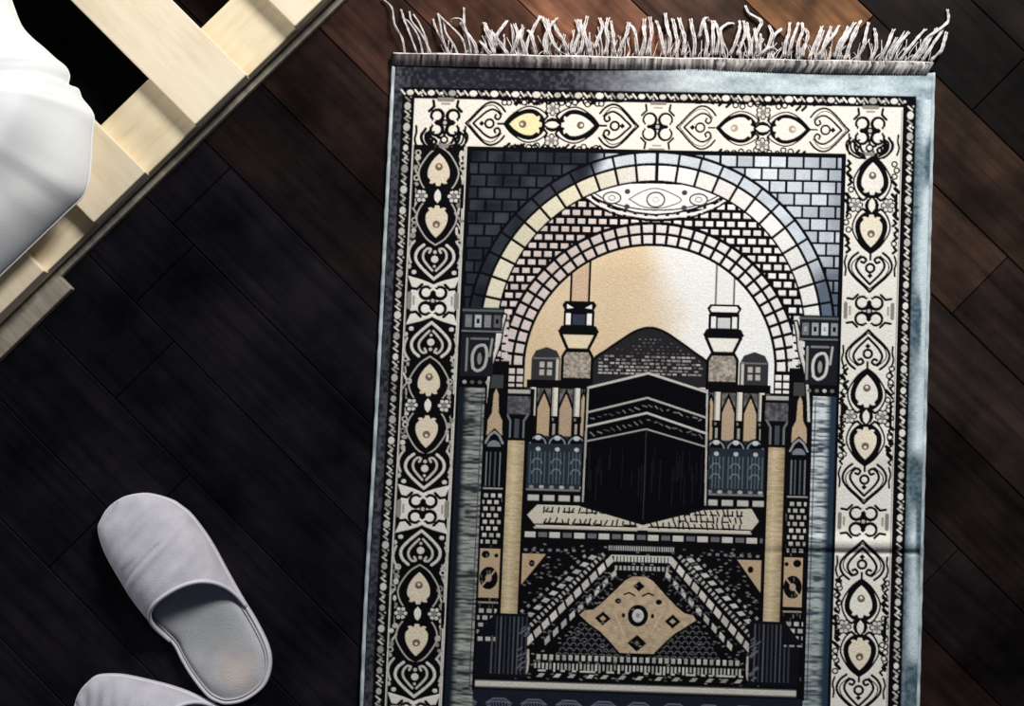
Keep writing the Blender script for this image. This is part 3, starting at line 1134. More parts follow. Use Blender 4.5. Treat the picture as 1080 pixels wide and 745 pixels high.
# thin gold columns
for sx in (-1, 1):
    cx = -134.5 if sx < 0 else 136.0
    xw = 12
    gold = lambda X, Y, c_=cx: lerp3(np.clip(0.75 * (1 - np.abs(X - c_ + 2) / 11) + 0.5 * (vnoise(X, Y, 9, 1.6, 21) - 0.4), 0, 1), (0.34, 0.25, 0.14), (0.70, 0.58, 0.38))
    # capital
    rect(cx - 17, cx + 17, 414, 470, BLK)
    rect(cx - 12.5, cx + 12.5, 415, 419, (0.46, 0.44, 0.40))
    rect(cx - 13, cx + 13, 422, 441, lambda X, Y: lerp3(vnoise(X, Y, 3, 3, 22), (0.03, 0.03, 0.035), (0.16, 0.16, 0.17)))
    line([(cx - 11, 441), (cx - 7, 448), (cx - 7, 466)], 2.2, (0.16, 0.17, 0.18))
    line([(cx + 11, 441), (cx + 7, 448), (cx + 7, 466)], 2.2, (0.16, 0.17, 0.18))
    rect(cx - 2.5, cx + 2.5, 446, 466, (0.06, 0.07, 0.09))
    # shaft
    rect(cx - 11.5, cx + 11.5, 466, 652, BLK)
    rect(cx - 8.6, cx + 8.6, 469, 653, gold)
    # base
    xb0, xb1 = (-168, -114) if sx < 0 else (114, 166)
    rect(xb0, xb1, 652, 720, (0.006, 0.007, 0.011))
    for k in range(9):
        x = cx - 17 + k * 4.4
        rect(x, x + 1.6, 655, 716, tuple(np.array((0.075, 0.08, 0.10)) * random.Random(k).uniform(0.4, 1.3)))
    rr = random.Random(90 + sx)
    for k in range(16):
        x, y = cx - sx * rr.uniform(12, 20), rr.uniform(668, 716)
        line([(x - 2, y), (x + 2, y - 3)], 1.5, (0.12, 0.13, 0.16))
    # little wall outside the column: dotted bricks
    xa, xb = (-168, -147) if sx < 0 else (149, 169)
    rect(xa, xb, 522, 580, BLK)
    bricks(xa + 1, xb, 524, 580, 7.0, 7.4, 3.0, (0.52, 0.50, 0.46), 0.25, 60 + sx)
    bricks(xa + 1, xb, 646 if sx < 0 else 650, 676, 7.4, 8.0, 3.2, (0.46, 0.45, 0.42), 0.3, 66 + sx)
    poly([(xa, 676), (xb, 676), (xb if sx < 0 else xa, 650)], (0.006, 0.007, 0.011))
    # side arch window
    c = (xa + xb) / 2
    rect(xa - 2, xb + 2, 385, 522, BLK)
    poly([(c - 8, 464), (c - 7.5, 448), (c - 3.5, 440), (c - 2.5, 420), (c, 414), (c + 2.5, 420), (c + 3.5, 440), (c + 7.5, 448), (c + 8, 464), (c, 456)], TAN)
    rect(c - 7, c + 7, 400, 414, (0.05, 0.055, 0.055))
    line([(c - 9, 472), (c - 5, 464), (c, 460), (c + 5, 464), (c + 9, 472)], 2.2, (0.30, 0.32, 0.34))
    poly(arc(c, 476, 7, 180, 360), (0.20, 0.22, 0.25))
    for q in (-7, -3, 2, 7):
        line([(c + q, 482), (c + q, 517)], 1.6, (0.08, 0.11, 0.13) if q in (-3, 2) else (0.17, 0.19, 0.20))
    line([(xa, 520), (xb, 520)], 1.8, (0.36, 0.35, 0.33))
    # white moulding sweeping down from the outer arch to its column
    ox = sx * 1.0
    line(smooth_path([(ox * 152, 337), (ox * 155, 350), (ox * 157, 366), (ox * 164, 390), (ox * 167, 415), (ox * 168.5, 440)], 4), 6.0, BLK)
    line(smooth_path([(ox * 152, 337), (ox * 155, 350), (ox * 157, 366), (ox * 164, 390), (ox * 167, 415), (ox * 168.5, 440)], 4), 2.6, (0.62, 0.60, 0.56))
    poly([(ox * 155, 348), (ox * 160, 352), (ox * 161, 372), (ox * 165, 388), (ox * 159, 378)], (0.68, 0.66, 0.62))

# big outer columns with their capitals
for sx in (-1, 1):
    xi, xo = (-168, -198) if sx < 0 else (171, 198)
    xa, xb = min(xi, xo), max(xi, xo)

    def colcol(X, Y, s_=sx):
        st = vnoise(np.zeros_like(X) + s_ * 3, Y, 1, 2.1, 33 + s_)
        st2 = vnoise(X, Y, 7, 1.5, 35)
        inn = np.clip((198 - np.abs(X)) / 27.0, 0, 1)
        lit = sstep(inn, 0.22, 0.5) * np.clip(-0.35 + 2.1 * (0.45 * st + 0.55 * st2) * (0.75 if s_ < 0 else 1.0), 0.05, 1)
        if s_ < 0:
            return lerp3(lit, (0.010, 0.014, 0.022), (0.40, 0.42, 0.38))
        tone = lerp3(sstep(Y, 560, 572), (0.66, 0.72, 0.74), (0.40, 0.46, 0.44))  # shade below the fold painted into the column colour
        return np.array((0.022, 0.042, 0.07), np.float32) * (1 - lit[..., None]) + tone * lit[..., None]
    rect(xa, xb, 412, 870, colcol)
    line([(xi, 412), (xi, 733)], 2.6, BLK)
    line([(xi - sx * 0.0 + sx * 4, 420), (xi + sx * 4, 733)], 0.9, (0.05, 0.06, 0.07))
    # capital
    rect(xa, xb + 0, 332, 414, BLK)
    ya = 333
    xl, xr = (-196, -154) if sx < 0 else (156, 197)
    rect(xl, xr, 329, 356, (0.012, 0.016, 0.022))
    line([(xl, 332), (xr, 332)], 2.0, (0.10, 0.12, 0.13))
    bl = (0.22, 0.22, 0.23) if sx < 0 else (0.34, 0.36, 0.37)
    n_ = 4
    for k in range(n_):
        x = xl + 3 + k * 10
        rect(x, x + 7, 337, 350, tuple(np.array(bl) * (0.5, 1.0, 2.0, 0.8)[k if sx > 0 else 3 - k]))
        rect(x + 2, x + 5, 341, 346, BLK if k % 2 else bl)
    line([(xl, 354), (xr, 354)], 1.8, (0.16, 0.17, 0.18))
    xl2, xr2 = (-196, -162) if sx < 0 else (163, 197)
    rect(xl2, xr2, 357, 402, (0.012, 0.014, 0.02))
    cxx = (xl2 + xr2) / 2 + (2 if sx < 0 else -2)
    lc = (0.42, 0.42, 0.40) if sx < 0 else (0.62, 0.61, 0.57)
    line(smooth_path([(cxx - 6, 393), (cxx - 7, 380), (cxx - 3, 371), (cxx + 5, 369), (cxx + 8, 378), (cxx + 6, 391), (cxx - 1, 396), (cxx - 6, 393)], 4), 3.0, lc)
    ell(cxx + 0.5, 383, 3.4, 7.5, BLK, (1.1, tuple(np.array(lc) * 0.5)))
    line([(cxx - 13 , 362), (cxx - 13, 396)], 2.0, tuple(np.array(lc) * 0.5))
    line([(cxx + 13, 362), (cxx + 11, 380)], 2.4, tuple(np.array(lc) * 0.7))
    line([(cxx - 9, 362), (cxx + 9, 362)], 2.0, tuple(np.array(lc) * 0.35))
    for k in range(4):
        ell(xl2 + 5 + k * 8, 408, 2.2, 2.0, tuple(np.array(lc) * (0.9 if (k + (sx > 0)) % 3 == 0 else 0.25)))
line([(-198, 160), (198, 160), (198, 870), (-198, 870)], 3.2, BLK, True)
rect(-198, 198, 850, 872, BLK)

# ------------------------------------------------------------------ the rug itself
TH = 0.0055


def rug_px(dx, dy):
    cx = 693.0 - 0.037 * (dy - 150)
    hs = (285.5 + 0.012 * (dy - 150)) / 285.0
    s = 0.0175 + 0.000024 * (dy - 62)
    x = cx + dx * hs
    # the outer edges bow very slightly
    x = x - np.clip(-(dx + 200), 0, 90) / 81.0 * 3.0 * np.exp(-((dy - 640) / 120.0) ** 2) * 0.5
    y = dy + dx * s
    return x, y


def rug_z(dx, dy):
    z = 0.0011 * np.sin(dx * 0.021 + dy * 0.012) + 0.0008 * np.sin(dy * 0.033 - dx * 0.008)
    z = z + 0.0011
    # fold across the right side, and a soft one along the left
    fr = 1 / (1 + np.exp(-(dx - 150) / 22.0))
    yy = dy - 572 + 0.02 * (dx - 200)
    z = z + fr * 0.0055 * np.exp(-((yy + 5) / 9.0) ** 2) - fr * 0.0022 * np.exp(-((yy - 5) / 3.0) ** 2)
    fr2 = 1 / (1 + np.exp(-(dx - 240) / 9.0))
    z = z + fr2 * 0.004 * np.exp(-((dy - 470) / 16.0) ** 2)
    return z + TH


def build_rug():
    root_px = rug_px(0.0, 500.0)
    rx, ry = P(*root_px)
    rug = thing('prayer_rug', 'dark patterned prayer rug with an arch and black cube, white fringe on its top edge', 'rug', (rx, ry, 0))
    gx = np.arange(X0, X1 + 1e-6, 1 / 1.5)
    gy = np.concatenate([np.arange(Y0 + 4, 752, 1 / 1.5), np.arange(752, Y1 - 1, 3.0)])
    nx, ny = len(gx), len(gy)
    GX, GY = np.meshgrid(gx, gy)
    px, py = rug_px(GX, GY)
    z = rug_z(GX, GY)
    # colours: mean of 2x2 samples
    j = np.clip(((GX - X0) * S).astype(int), 0, W - 2)
    i = np.clip(((GY - Y0) * S).astype(int), 0, HH - 2)
    col = (C[i, j] + C[i + 1, j] + C[i, j + 1] + C[i + 1, j + 1]) / 4
    col = col * (1 + RNG.normal(0, 0.07, (ny, nx, 1)))
    col = np.clip(col, 0.003, 0.92).astype(np.float32)
    lum = col.mean(axis=2)
    z = z + 0.0004 * lum + RNG.normal(0, 0.00011, (ny, nx))
    # rounded edge
    ex = np.minimum(GX - X0, X1 - GX)
    z = z - 0.0035 * np.clip(1 - ex / 4.0, 0, 1) ** 2
    wx, wy = P(px, py, z)
    top = np.stack([wx - rx, wy - ry, z], -1).reshape(-1, 3)
    # border loop dropped to the floor
    idx = np.arange(nx * ny).reshape(ny, nx)
    loop = np.concatenate([idx[0, :], idx[1:, -1], idx[-1, -2::-1], idx[-2:0:-1, 0]])
    low = top[loop].copy()
    low[:, 2] = 0.0004
    verts = np.concatenate([top, low])
    a, b_, c, d = idx[:-1, :-1].ravel(), idx[1:, :-1].ravel(), idx[1:, 1:].ravel(), idx[:-1, 1:].ravel()
    quads = np.stack([a, b_, c, d], 1)
    n0 = nx * ny
    k = np.arange(len(loop))
    k2 = (k + 1) % len(loop)
    side = np.stack([loop[k], loop[k2], n0 + k2, n0 + k], 1)
    q = np.concatenate([quads, side]).astype(np.int32)
    me = bpy.data.meshes.new('pile')
    me.vertices.add(len(verts))
    me.vertices.foreach_set('co', verts.astype(np.float32).ravel())
    me.loops.add(q.size)
    me.loops.foreach_set('vertex_index', q.ravel())
    me.polygons.add(len(q))
    me.polygons.foreach_set('loop_start', np.arange(0, q.size, 4, dtype=np.int32))
    me.update(calc_edges=True)
    me.materials.append(M_pile)
    color_layer(me, np.concatenate([col.reshape(-1, 3), col.reshape(-1, 3)[loop] * 0.6]))
    o = bpy.data.objects.new('pile', me)
    COL.objects.link(o)
    o.parent = rug
    o['label'] = 'woven pile with mosque arch, brick and floral border pattern'

    def to_world(path_px, zs):
        out = []
        for (x, y), zz in zip(path_px, zs):
            wx_, wy_ = P(x, y, zz)
            out.append((wx_, wy_, zz))
        return out

    # side bindings
    for sx, ee in ((-1, X0), (1, X1)):
        ys = np.arange(72, 958, 6.0)
        path, rads = [], []
        for y in ys:
            zz = float(rug_z(np.float64(ee), np.float64(y))) - 0.0020
            x_, y_ = rug_px(np.float64(ee), np.float64(y))
            wx_, wy_ = P(float(x_), float(y_), zz)
            path.append((wx_, wy_, zz))
            rads.append(0.0024 + 0.0004 * math.sin(y * 0.21) * math.sin(y * 0.047))
        v_, f_ = tube(path, rads, 8)
        ob = mesh_obj('edge_binding', v_, f_, M_binding, rug, True)
        ob['label'] = 'pale grey blue overcast side edge'
    # white cord along the top edge
    cps = []
    for dx in np.arange(X0 - 1, X1 + 2, 5.0):
        x_, y_ = rug_px(dx, 61.8 + 1.0 * math.sin(dx * 0.09) * 0.4)
        cps.append((*P(float(x_), float(y_), 0.0062), 0.0062))
    v_, f_ = tube(cps, 0.0019, 8)
    ob = mesh_obj('end_cord', v_, f_, M_fringe, rug, True)
    ob['label'] = 'white cord along the top edge'
    # ribbed band of warp ends between cord and pile: a ribbed strip
    vs, fs = [], []
    rr = random.Random(8)
    gxs = np.arange(X0, X1, 0.95)
    rows = [62.0, 66.0, 70.0, 74.5]
    cols = []
    for i_, dx in enumerate(gxs):
        amp = 0.0009 if i_ % 3 else -0.0012
        slant = 0.55 if dx > 60 else 0.05
        hid = rr.uniform(0.0, 1.0)
        hid2 = rr.choice((0.12, 0.5, 0.8, 1.1)) * rr.uniform(0.7, 1.1)
        for r, dy in enumerate(rows):
            x_, y_ = rug_px(dx - slant * (dy - 62), dy + 0.0)
            zz = 0.0058 + amp - 0.0006 * r
            wx_, wy_ = P(float(x_), float(y_), zz)
            vs.append((wx_, wy_, zz))
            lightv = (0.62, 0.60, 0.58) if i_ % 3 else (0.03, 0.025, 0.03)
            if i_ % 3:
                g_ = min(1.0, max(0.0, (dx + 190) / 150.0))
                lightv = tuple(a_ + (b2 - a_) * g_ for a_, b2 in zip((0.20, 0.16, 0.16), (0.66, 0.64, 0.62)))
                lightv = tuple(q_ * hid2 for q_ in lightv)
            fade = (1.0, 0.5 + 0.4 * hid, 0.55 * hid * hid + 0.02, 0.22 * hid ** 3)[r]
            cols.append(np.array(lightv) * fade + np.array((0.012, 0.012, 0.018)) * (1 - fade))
    R = len(rows)
    for i_ in range(len(gxs) - 1):
        for r in range(R - 1):
            fs.append((i_ * R + r, i_ * R + r + 1, (i_ + 1) * R + r + 1, (i_ + 1) * R + r))
    # underside to the floor
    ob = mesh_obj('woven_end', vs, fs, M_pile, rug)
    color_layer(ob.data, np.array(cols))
    sm = ob.modifiers.new('thickness', 'SOLIDIFY')
    sm.thickness = 0.004
    sm.offset = 1
    ob['label'] = 'ribbed dark warp band below the fringe'

    # fringe strands, from the cord to the tip, in photo order from the left
    ST = [
        [(427, 58), (424, 40), (416, 25), (413, 8), (403, -2)], [(440, 57), (430, 30), (426, 20), (423, 10)],
        [(446, 58), (442, 40), (432, 24), (424, 18)], [(455, 58), (446, 38), (434, 22), (432, 12)], [(452, 58), (449, 40), (443, 26), (436, 15)],
        [(475, 58), (466, 42), (460, 30), (457, 20)], [(473, 58), (467, 40), (464, 24), (462, 14)], [(492, 58), (488, 42), (476, 28), (462, 15)],
        [(483, 58), (478, 46), (470, 34), (468, 22)], [(497, 58), (494, 40), (490, 26), (489, 8)], [(490, 30), (486, 20), (477, 20), (476, 24)],
        [(503, 58), (500, 45), (492, 34), (486, 24)], [(520, 58), (518, 40), (514, 30), (510, 24)], [(517, 58), (512, 50), (506, 43)],
        [(521, 57), (517, 44), (513, 34), (511, 24)], [(535, 57), (528, 46), (521, 37), (518, 32)], [(522, 50), (524, 38), (530, 28), (535, 22)],
        [(539, 57), (545, 44), (546, 36), (543, 25)], [(553, 57), (551, 45), (548, 36), (552, 29)], [(554, 57), (556, 45), (563, 30), (570, 17)],
        [(565, 57), (563, 46), (560, 36), (557, 32)], [(575, 57), (578, 42), (577, 30), (572, 18)], [(577, 57), (574, 44), (580, 28), (588, 19)],
        [(590, 55), (584, 46), (580, 34), (577, 20)], [(598, 54), (595, 44), (588, 34), (583, 22)], [(604, 57), (608, 44), (611, 33), (608, 21)],
        [(611, 57), (615, 44), (614, 32), (612, 21)], [(621, 57), (619, 44), (616, 32), (619, 17)], [(626, 52), (633, 36), (635, 26), (633, 19)],
        [(638, 57), (641, 44), (639, 30), (642, 19)], [(648, 57), (647, 44), (646, 32), (644, 22)], [(652, 57), (658, 42), (662, 32), (663, 24)],
        [(672, 57), (671, 42), (668, 30), (662, 24)], [(674, 60), (680, 44), (679, 32), (680, 20)], [(682, 58), (686, 42), (687, 30), (686, 18)],
        [(700, 58), (698, 44), (696, 32), (692, 22)], [(705, 58), (707, 42), (704, 30), (702, 14)], [(711, 58), (714, 44), (712, 32), (709, 20)],
        [(720, 58), (722, 44), (720, 32), (716, 19)], [(731, 60), (733, 44), (730, 32), (729, 20)], [(744, 60), (746, 44), (744, 30), (742, 20)],
        [(737, 40), (740, 28), (744, 19), (748, 22)], [(751, 58), (752, 46), (752, 32), (751, 22)], [(755, 58), (758, 42), (757, 30), (753, 22)],
        [(762, 58), (762, 46), (760, 32), (768, 25), (774, 25)], [(770, 58), (776, 44), (780, 32), (780, 22)], [(778, 58), (782, 46), (786, 34), (784, 22)],
        [(789, 60), (791, 46), (789, 34), (788, 24)], [(792, 58), (794, 42), (800, 30), (803, 22), (790, 14), (786, 6)], [(797, 58), (799, 48), (797, 38), (796, 30)],
        [(806, 58), (812, 44), (814, 36), (811, 27)], [(800, 59), (812, 50), (820, 54)], [(813, 44), (818, 36), (824, 30)],
        [(827, 60), (829, 44), (832, 34), (833, 24)], [(831, 60), (834, 48), (838, 36), (842, 24)], [(840, 60), (842, 46), (846, 34), (846, 24)],
        [(846, 60), (849, 48), (852, 36), (849, 30)], [(853, 62), (860, 46), (864, 36), (867, 28)], [(866, 62), (869, 48), (874, 36), (876, 28)],
        [(863, 60), (872, 46), (880, 36), (885, 27)], [(880, 60), (884, 48), (890, 38), (894, 28)], [(884, 62), (888, 48), (894, 36), (902, 24)],
        [(890, 64), (896, 48), (901, 34), (908, 22)], [(903, 64), (910, 50), (913, 38), (916, 24)], [(918, 64), (924, 50), (924, 40), (922, 30)],
        [(927, 64), (934, 52), (938, 42), (943, 31)], [(938, 64), (944, 52), (950, 44), (958, 34)], [(949, 64), (958, 52), (966, 42), (976, 31)],
        [(966, 64), (975, 52), (981, 40), (988, 30)], [(972, 65), (982, 50), (990, 38), (996, 28)], [(982, 64), (992, 54), (996, 44), (998, 34)],
        [(962, 64), (972, 50), (978, 40), (990, 31), (1000, 22), (999, 10)],
    ]
    rr = random.Random(5)
    n = 0

    def yarn(pts, zs, rads, ply):
        """one strand: a few loosely twisted plies, splaying at the tip"""
        vs, fs = [], []
        m_ = len(pts)
        ph = rr.uniform(0, 6.28)
        for p_ in range(ply):
            path, rr_l = [], []
            a0 = ph + 2 * math.pi * p_ / ply
            sp = rr.uniform(0.0, 0.7)
            for q in range(m_):
                t = q / (m_ - 1)
                d_ = rads[q] / MPP * (0.62 + sp * t * t)
                ang_ = a0 + 3.2 * t
                path.append((pts[q][0] + d_ * math.cos(ang_), pts[q][1] + 0.4 * d_ * math.sin(ang_)))
                rr_l.append(rads[q] * 0.52)
            zz = [max(0.0012, z_ + rads[min(q_, m_ - 1)] * 0.5 * math.sin(a0 + 3.2 * q_ / m_)) for q_, z_ in enumerate(zs)]
            v_, f_ = tube(to_world(path, zz), rr_l, 6)
            o_ = len(vs)
            vs += v_
            fs += [tuple(o_ + i for i in f) for f in f_]
        return mesh_obj('fringe_strand', vs, fs, M_fringe, rug, True)

    for st in ST:
        pts = smooth_path(st, 4)
        m_ = len(pts)
        zs = []
        hmax = rr.uniform(0.004, 0.011)
        for q in range(m_):
            t = q / (m_ - 1)
            zs.append(0.0045 + hmax * math.sin(math.pi * min(1, t * 1.1)) * 0.8 - 0.0015 * t)
        base = 0.0012 if st[0][0] < 500 else 0.0023
        rads = [base * rr.uniform(0.85, 1.1) * (1 - 0.35 * (q / (m_ - 1)) ** 2 + 0.12 * math.sin(q * 2.2)) for q in range(m_)]
        yarn(pts, zs, rads, 3)
        n += 1
    # thinner strands filling between
    while n < 98:
        bx = rr.uniform(500, 975)
        lean = (bx - 650) / 330 * 14 + rr.uniform(-7, 7)
        by = 59 + (bx - 415) * 0.0125
        hgt = rr.uniform(20, 36)
        st = [(bx, by), (bx + lean * 0.25 + rr.uniform(-3, 3), by - hgt * 0.4), (bx + lean * 0.7, by - hgt * 0.75), (bx + lean, by - hgt)]
        pts = smooth_path(st, 4)
        zs = [0.003 + 0.003 * math.sin(math.pi * q / (len(pts) - 1)) for q in range(len(pts))]
        yarn(pts, zs, [rr.uniform(0.0011, 0.0015)] * len(pts), 2)
        n += 1

    vs, fs = [], []
    for k in range(150):
        bx = rr.uniform(470, 980)
        by = 60 + (bx - 415) * 0.0125
        hgt = rr.uniform(8, 26)
        lean = rr.uniform(-9, 9) + (bx - 690) / 300 * 4
        st = [(bx, by), (bx + lean * 0.3 + rr.uniform(-3, 3), by - hgt * 0.45), (bx + lean, by - hgt)]
        pts = smooth_path(st, 3)
        zs = [0.002 + 0.003 * math.sin(math.pi * q / (len(pts) - 1)) for q in range(len(pts))]
        v_, f_ = tube(to_world(pts, zs), 0.00055, 5)
        o_ = len(vs)
        vs += v_
        fs += [tuple(o_ + i for i in f) for f in f_]
    ob = mesh_obj('loose_threads', vs, fs, M_fringe, rug, True)
    ob['kind'] = 'stuff'
    ob['label'] = 'fine loose threads at the foot of the fringe'


build_rug()

# ------------------------------------------------------------------ pallet bed base
EW = -EV     # from the pallet's edge inwards


def box_bm(bm, cx, cy, cz, sx, sy, sz, bev=0.0015):
    r = bmesh.ops.create_cube(bm, size=1.0)
    vs = r['verts']
    for v_ in vs:
        v_.co = Vector((cx + v_.co.x * sx, cy + v_.co.y * sy, cz + v_.co.z * sz))
    es = list({e for v_ in vs for e in v_.link_edges})
    bmesh.ops.bevel(bm, geom=es, offset=bev, segments=2, affect='EDGES', profile=0.5)


ZT = 0.060


def build_pallet():
    ox, oy = P(205, 131, ZT)
    pal = thing('wooden_pallet', 'pale slatted wooden pallet base under the white quilt', 'pallet', (ox, oy, 0), math.radians(44.95))
    # local x runs along the edge (up right in the photo), local y inwards (up left)
    mm = 0.001104
    pitch, wd = 149.5 * mm, 77 * mm
    for k in range(-4, 4):
        bm = bmesh.new()
        jit = 0.0 if k != 0 else 0.001
        box_bm(bm, k * pitch + wd / 2, 0.45 - jit, ZT - 0.009, wd, 0.9, 0.018)
        bm_obj('slat', bm, M_pine2, pal)
    # boards along the edge, under the slats
    for y0 in (0.003, 0.42, 0.81):
        bm = bmesh.new()
        wb = 0.0815
        box_bm(bm, -0.05, y0 + wb / 2, ZT - 0.018 - 0.009, 1.26, wb, 0.018)
        bm_obj('cross_board', bm, M_pine, pal)
        for xb in (-0.60, -0.02, 0.49):
            bm = bmesh.new()
            box_bm(bm, xb, y0 + wb / 2 + 0.004, 0.0175, 0.08, wb - 0.012, 0.013)
            bm_obj('block', bm, M_grey_wood, pal)
        bm = bmesh.new()
        box_bm(bm, -0.05, y0 + wb / 2 - 0.0045, 0.0057, 1.26, wb, 0.0105)
        ob = bm_obj('runner', bm, M_grey_wood, pal)
        ob['label'] = 'grey weathered bottom board'
    # runner end jutting out at the lower left
    bm = bmesh.new()
    box_bm(bm, -0.245 - 0.2, -0.0115, 0.0070, 0.4, 0.022, 0.013)
    ob = bm_obj('runner', bm, M_grey_wood, pal)
    ob['label'] = 'grey board projecting at the lower corner'


build_pallet()


# ------------------------------------------------------------------ quilt
def build_quilt():
    zq = ZT + 0.0035
    outline = [(8, -12), (13, 4), (22, 27), (33, 40), (46, 51), (58, 62), (69, 71), (73, 80), (72, 90), (82, 94), (86, 104), (95, 115), (99, 125), (97, 142), (96, 165),
               (94, 188), (88, 206), (70, 224), (45, 248), (20, 272), (0, 291), (-40, 330), (-90, 372), (-140, 385), (-190, 350), (-230, 290), (-250, 200), (-250, 60), (-230, -60),
               (-180, -130), (-110, -160), (-50, -140), (-15, -80)]
    ring = smooth_ring(outline, 3)
    cx_, cy_ = -75.0, 105.0
    ctr = P(cx_, cy_, zq)
    n = len(ring)
    RN = 40
    hgt = 0.085
    q = thing('quilt', 'white puffy quilt lying over the wooden pallet at the left edge', 'quilt', (ctr[0], ctr[1], zq))
    vs, fs = [], []

    def nz(x, y):
        return (math.sin(x * 31 + 1.3 * math.sin(y * 23)) * math.sin(y * 27 + 1.1 * math.sin(x * 19)))

    zmid = zq + 0.030
    for r in range(1, RN + 1):
        f = r / RN
        f = 1 - (1 - f) ** 1.6
        for k, (px, py) in enumerate(ring):
            x = cx_ + (px - cx_) * f
            y = cy_ + (py - cy_) * f
            dome_ = (max(0.0, 1 - f ** 5)) ** 0.55
            z = zmid + hgt * dome_
            wx_, wy_ = P(x, y, zmid + 0.0 * z)
            z += 0.007 * dome_ * nz(wx_, wy_) + 0.004 * dome_ * math.sin((wx_ - wy_) * 60 + 2 * math.sin(wx_ * 20 + wy_ * 14))
            # small puckers near the rim
            z += 0.0035 * (f ** 6) * dome_ * math.sin(k * 1.1 + 2 * math.sin(k * 0.37))
            vs.append((wx_, wy_, z))
    # underside
    for r in range(RN, 0, -4):
        f = 1 - (1 - r / RN) ** 1.6
        if r == RN:
            f = 0.985
        for k, (px, py) in enumerate(ring):
            x = cx_ + (px - cx_) * f
            y = cy_ + (py - cy_) * f
            wx_, wy_ = P(x, y, zmid)
            z = zq + 0.028 * (f ** 6)
            vs.append((wx_, wy_, z))
    rows = len(vs) // n
    for r in range(rows - 1):
        for k in range(n):
            k2 = (k + 1) % n
            fs.append((r * n + k, r * n + k2, (r + 1) * n + k2, (r + 1) * n + k))
    top_c = len(vs)
    wx_, wy_ = P(cx_, cy_, zmid)
    vs.append((wx_, wy_, zmid + hgt))
    vs.append((wx_, wy_, zq))
    for k in range(n):
        k2 = (k + 1) % n
        fs.append((top_c, k2, k))
        fs.append((top_c + 1, (rows - 1) * n + k, (rows - 1) * n + k2))
    ob = mesh_obj('cover', vs, fs, M_quilt, q, True)
    bm = bmesh.new()
    bm.from_mesh(ob.data)
    bmesh.ops.recalc_face_normals(bm, faces=bm.faces)
    bm.to_mesh(ob.data)
    bm.free()
    # seam piping round the rim
    path = []
    for (px, py) in ring:
        x = cx_ + (px - cx_) * 0.999
        y = cy_ + (py - cy_) * 0.999
        path.append((*P(x, y, zmid), zmid))
    v_, f_ = tube(path, 0.0013, 6, True)
    mesh_obj('seam', v_, f_, M_quilt, q, True)


build_quilt()

# ------------------------------------------------------------------ slippers
SZ = 0.012
_px = [(160, 180), (170, 145), (190, 112), (222, 85), (260, 68), (320, 62), (390, 80), (430, 104), (465, 135), (520, 210), (570, 300), (620, 390), (670, 472), (708, 550), (718, 610),
       (706, 665), (680, 700), (630, 732), (575, 742), (540, 733), (508, 712), (462, 655), (428, 600), (405, 555), (372, 520), (320, 468), (270, 405), (222, 328), (180, 250)]
_px = [(50 + x / 3.042, 500 + y / 3.042) for x, y in _px]
_w = [Vector(P(x, y, SZ)) for x, y in _px]
_toe = Vector(P(124, 527, SZ))
_heel = Vector(P(263, 738, SZ))
AXS = (_heel - _toe)
SLEN = AXS.length
AXS.normalize()
NRM = Vector((-AXS.y, AXS.x))
LOC = [((p - _toe).dot(AXS), (p - _toe).dot(NRM)) for p in _w]     # (s along toe->heel, w: + is to the photo's right)


def offset_poly(pts, d):
    n = len(pts)
    out = []
    for i in range(n):
        a, b_, c = Vector(pts[i - 1]), Vector(pts[i]), Vector(pts[(i + 1) % n])
        t = (c - a).normalized()
        nn = Vector((-t.y, t.x))
        out.append(b_ + nn * d)
    return out


def inward(pts, d):
    area = sum(pts[i - 1][0] * pts[i][1] - pts[i][0] * pts[i - 1][1] for i in range(len(pts)))
    return offset_poly(pts, d if area > 0 else -d)


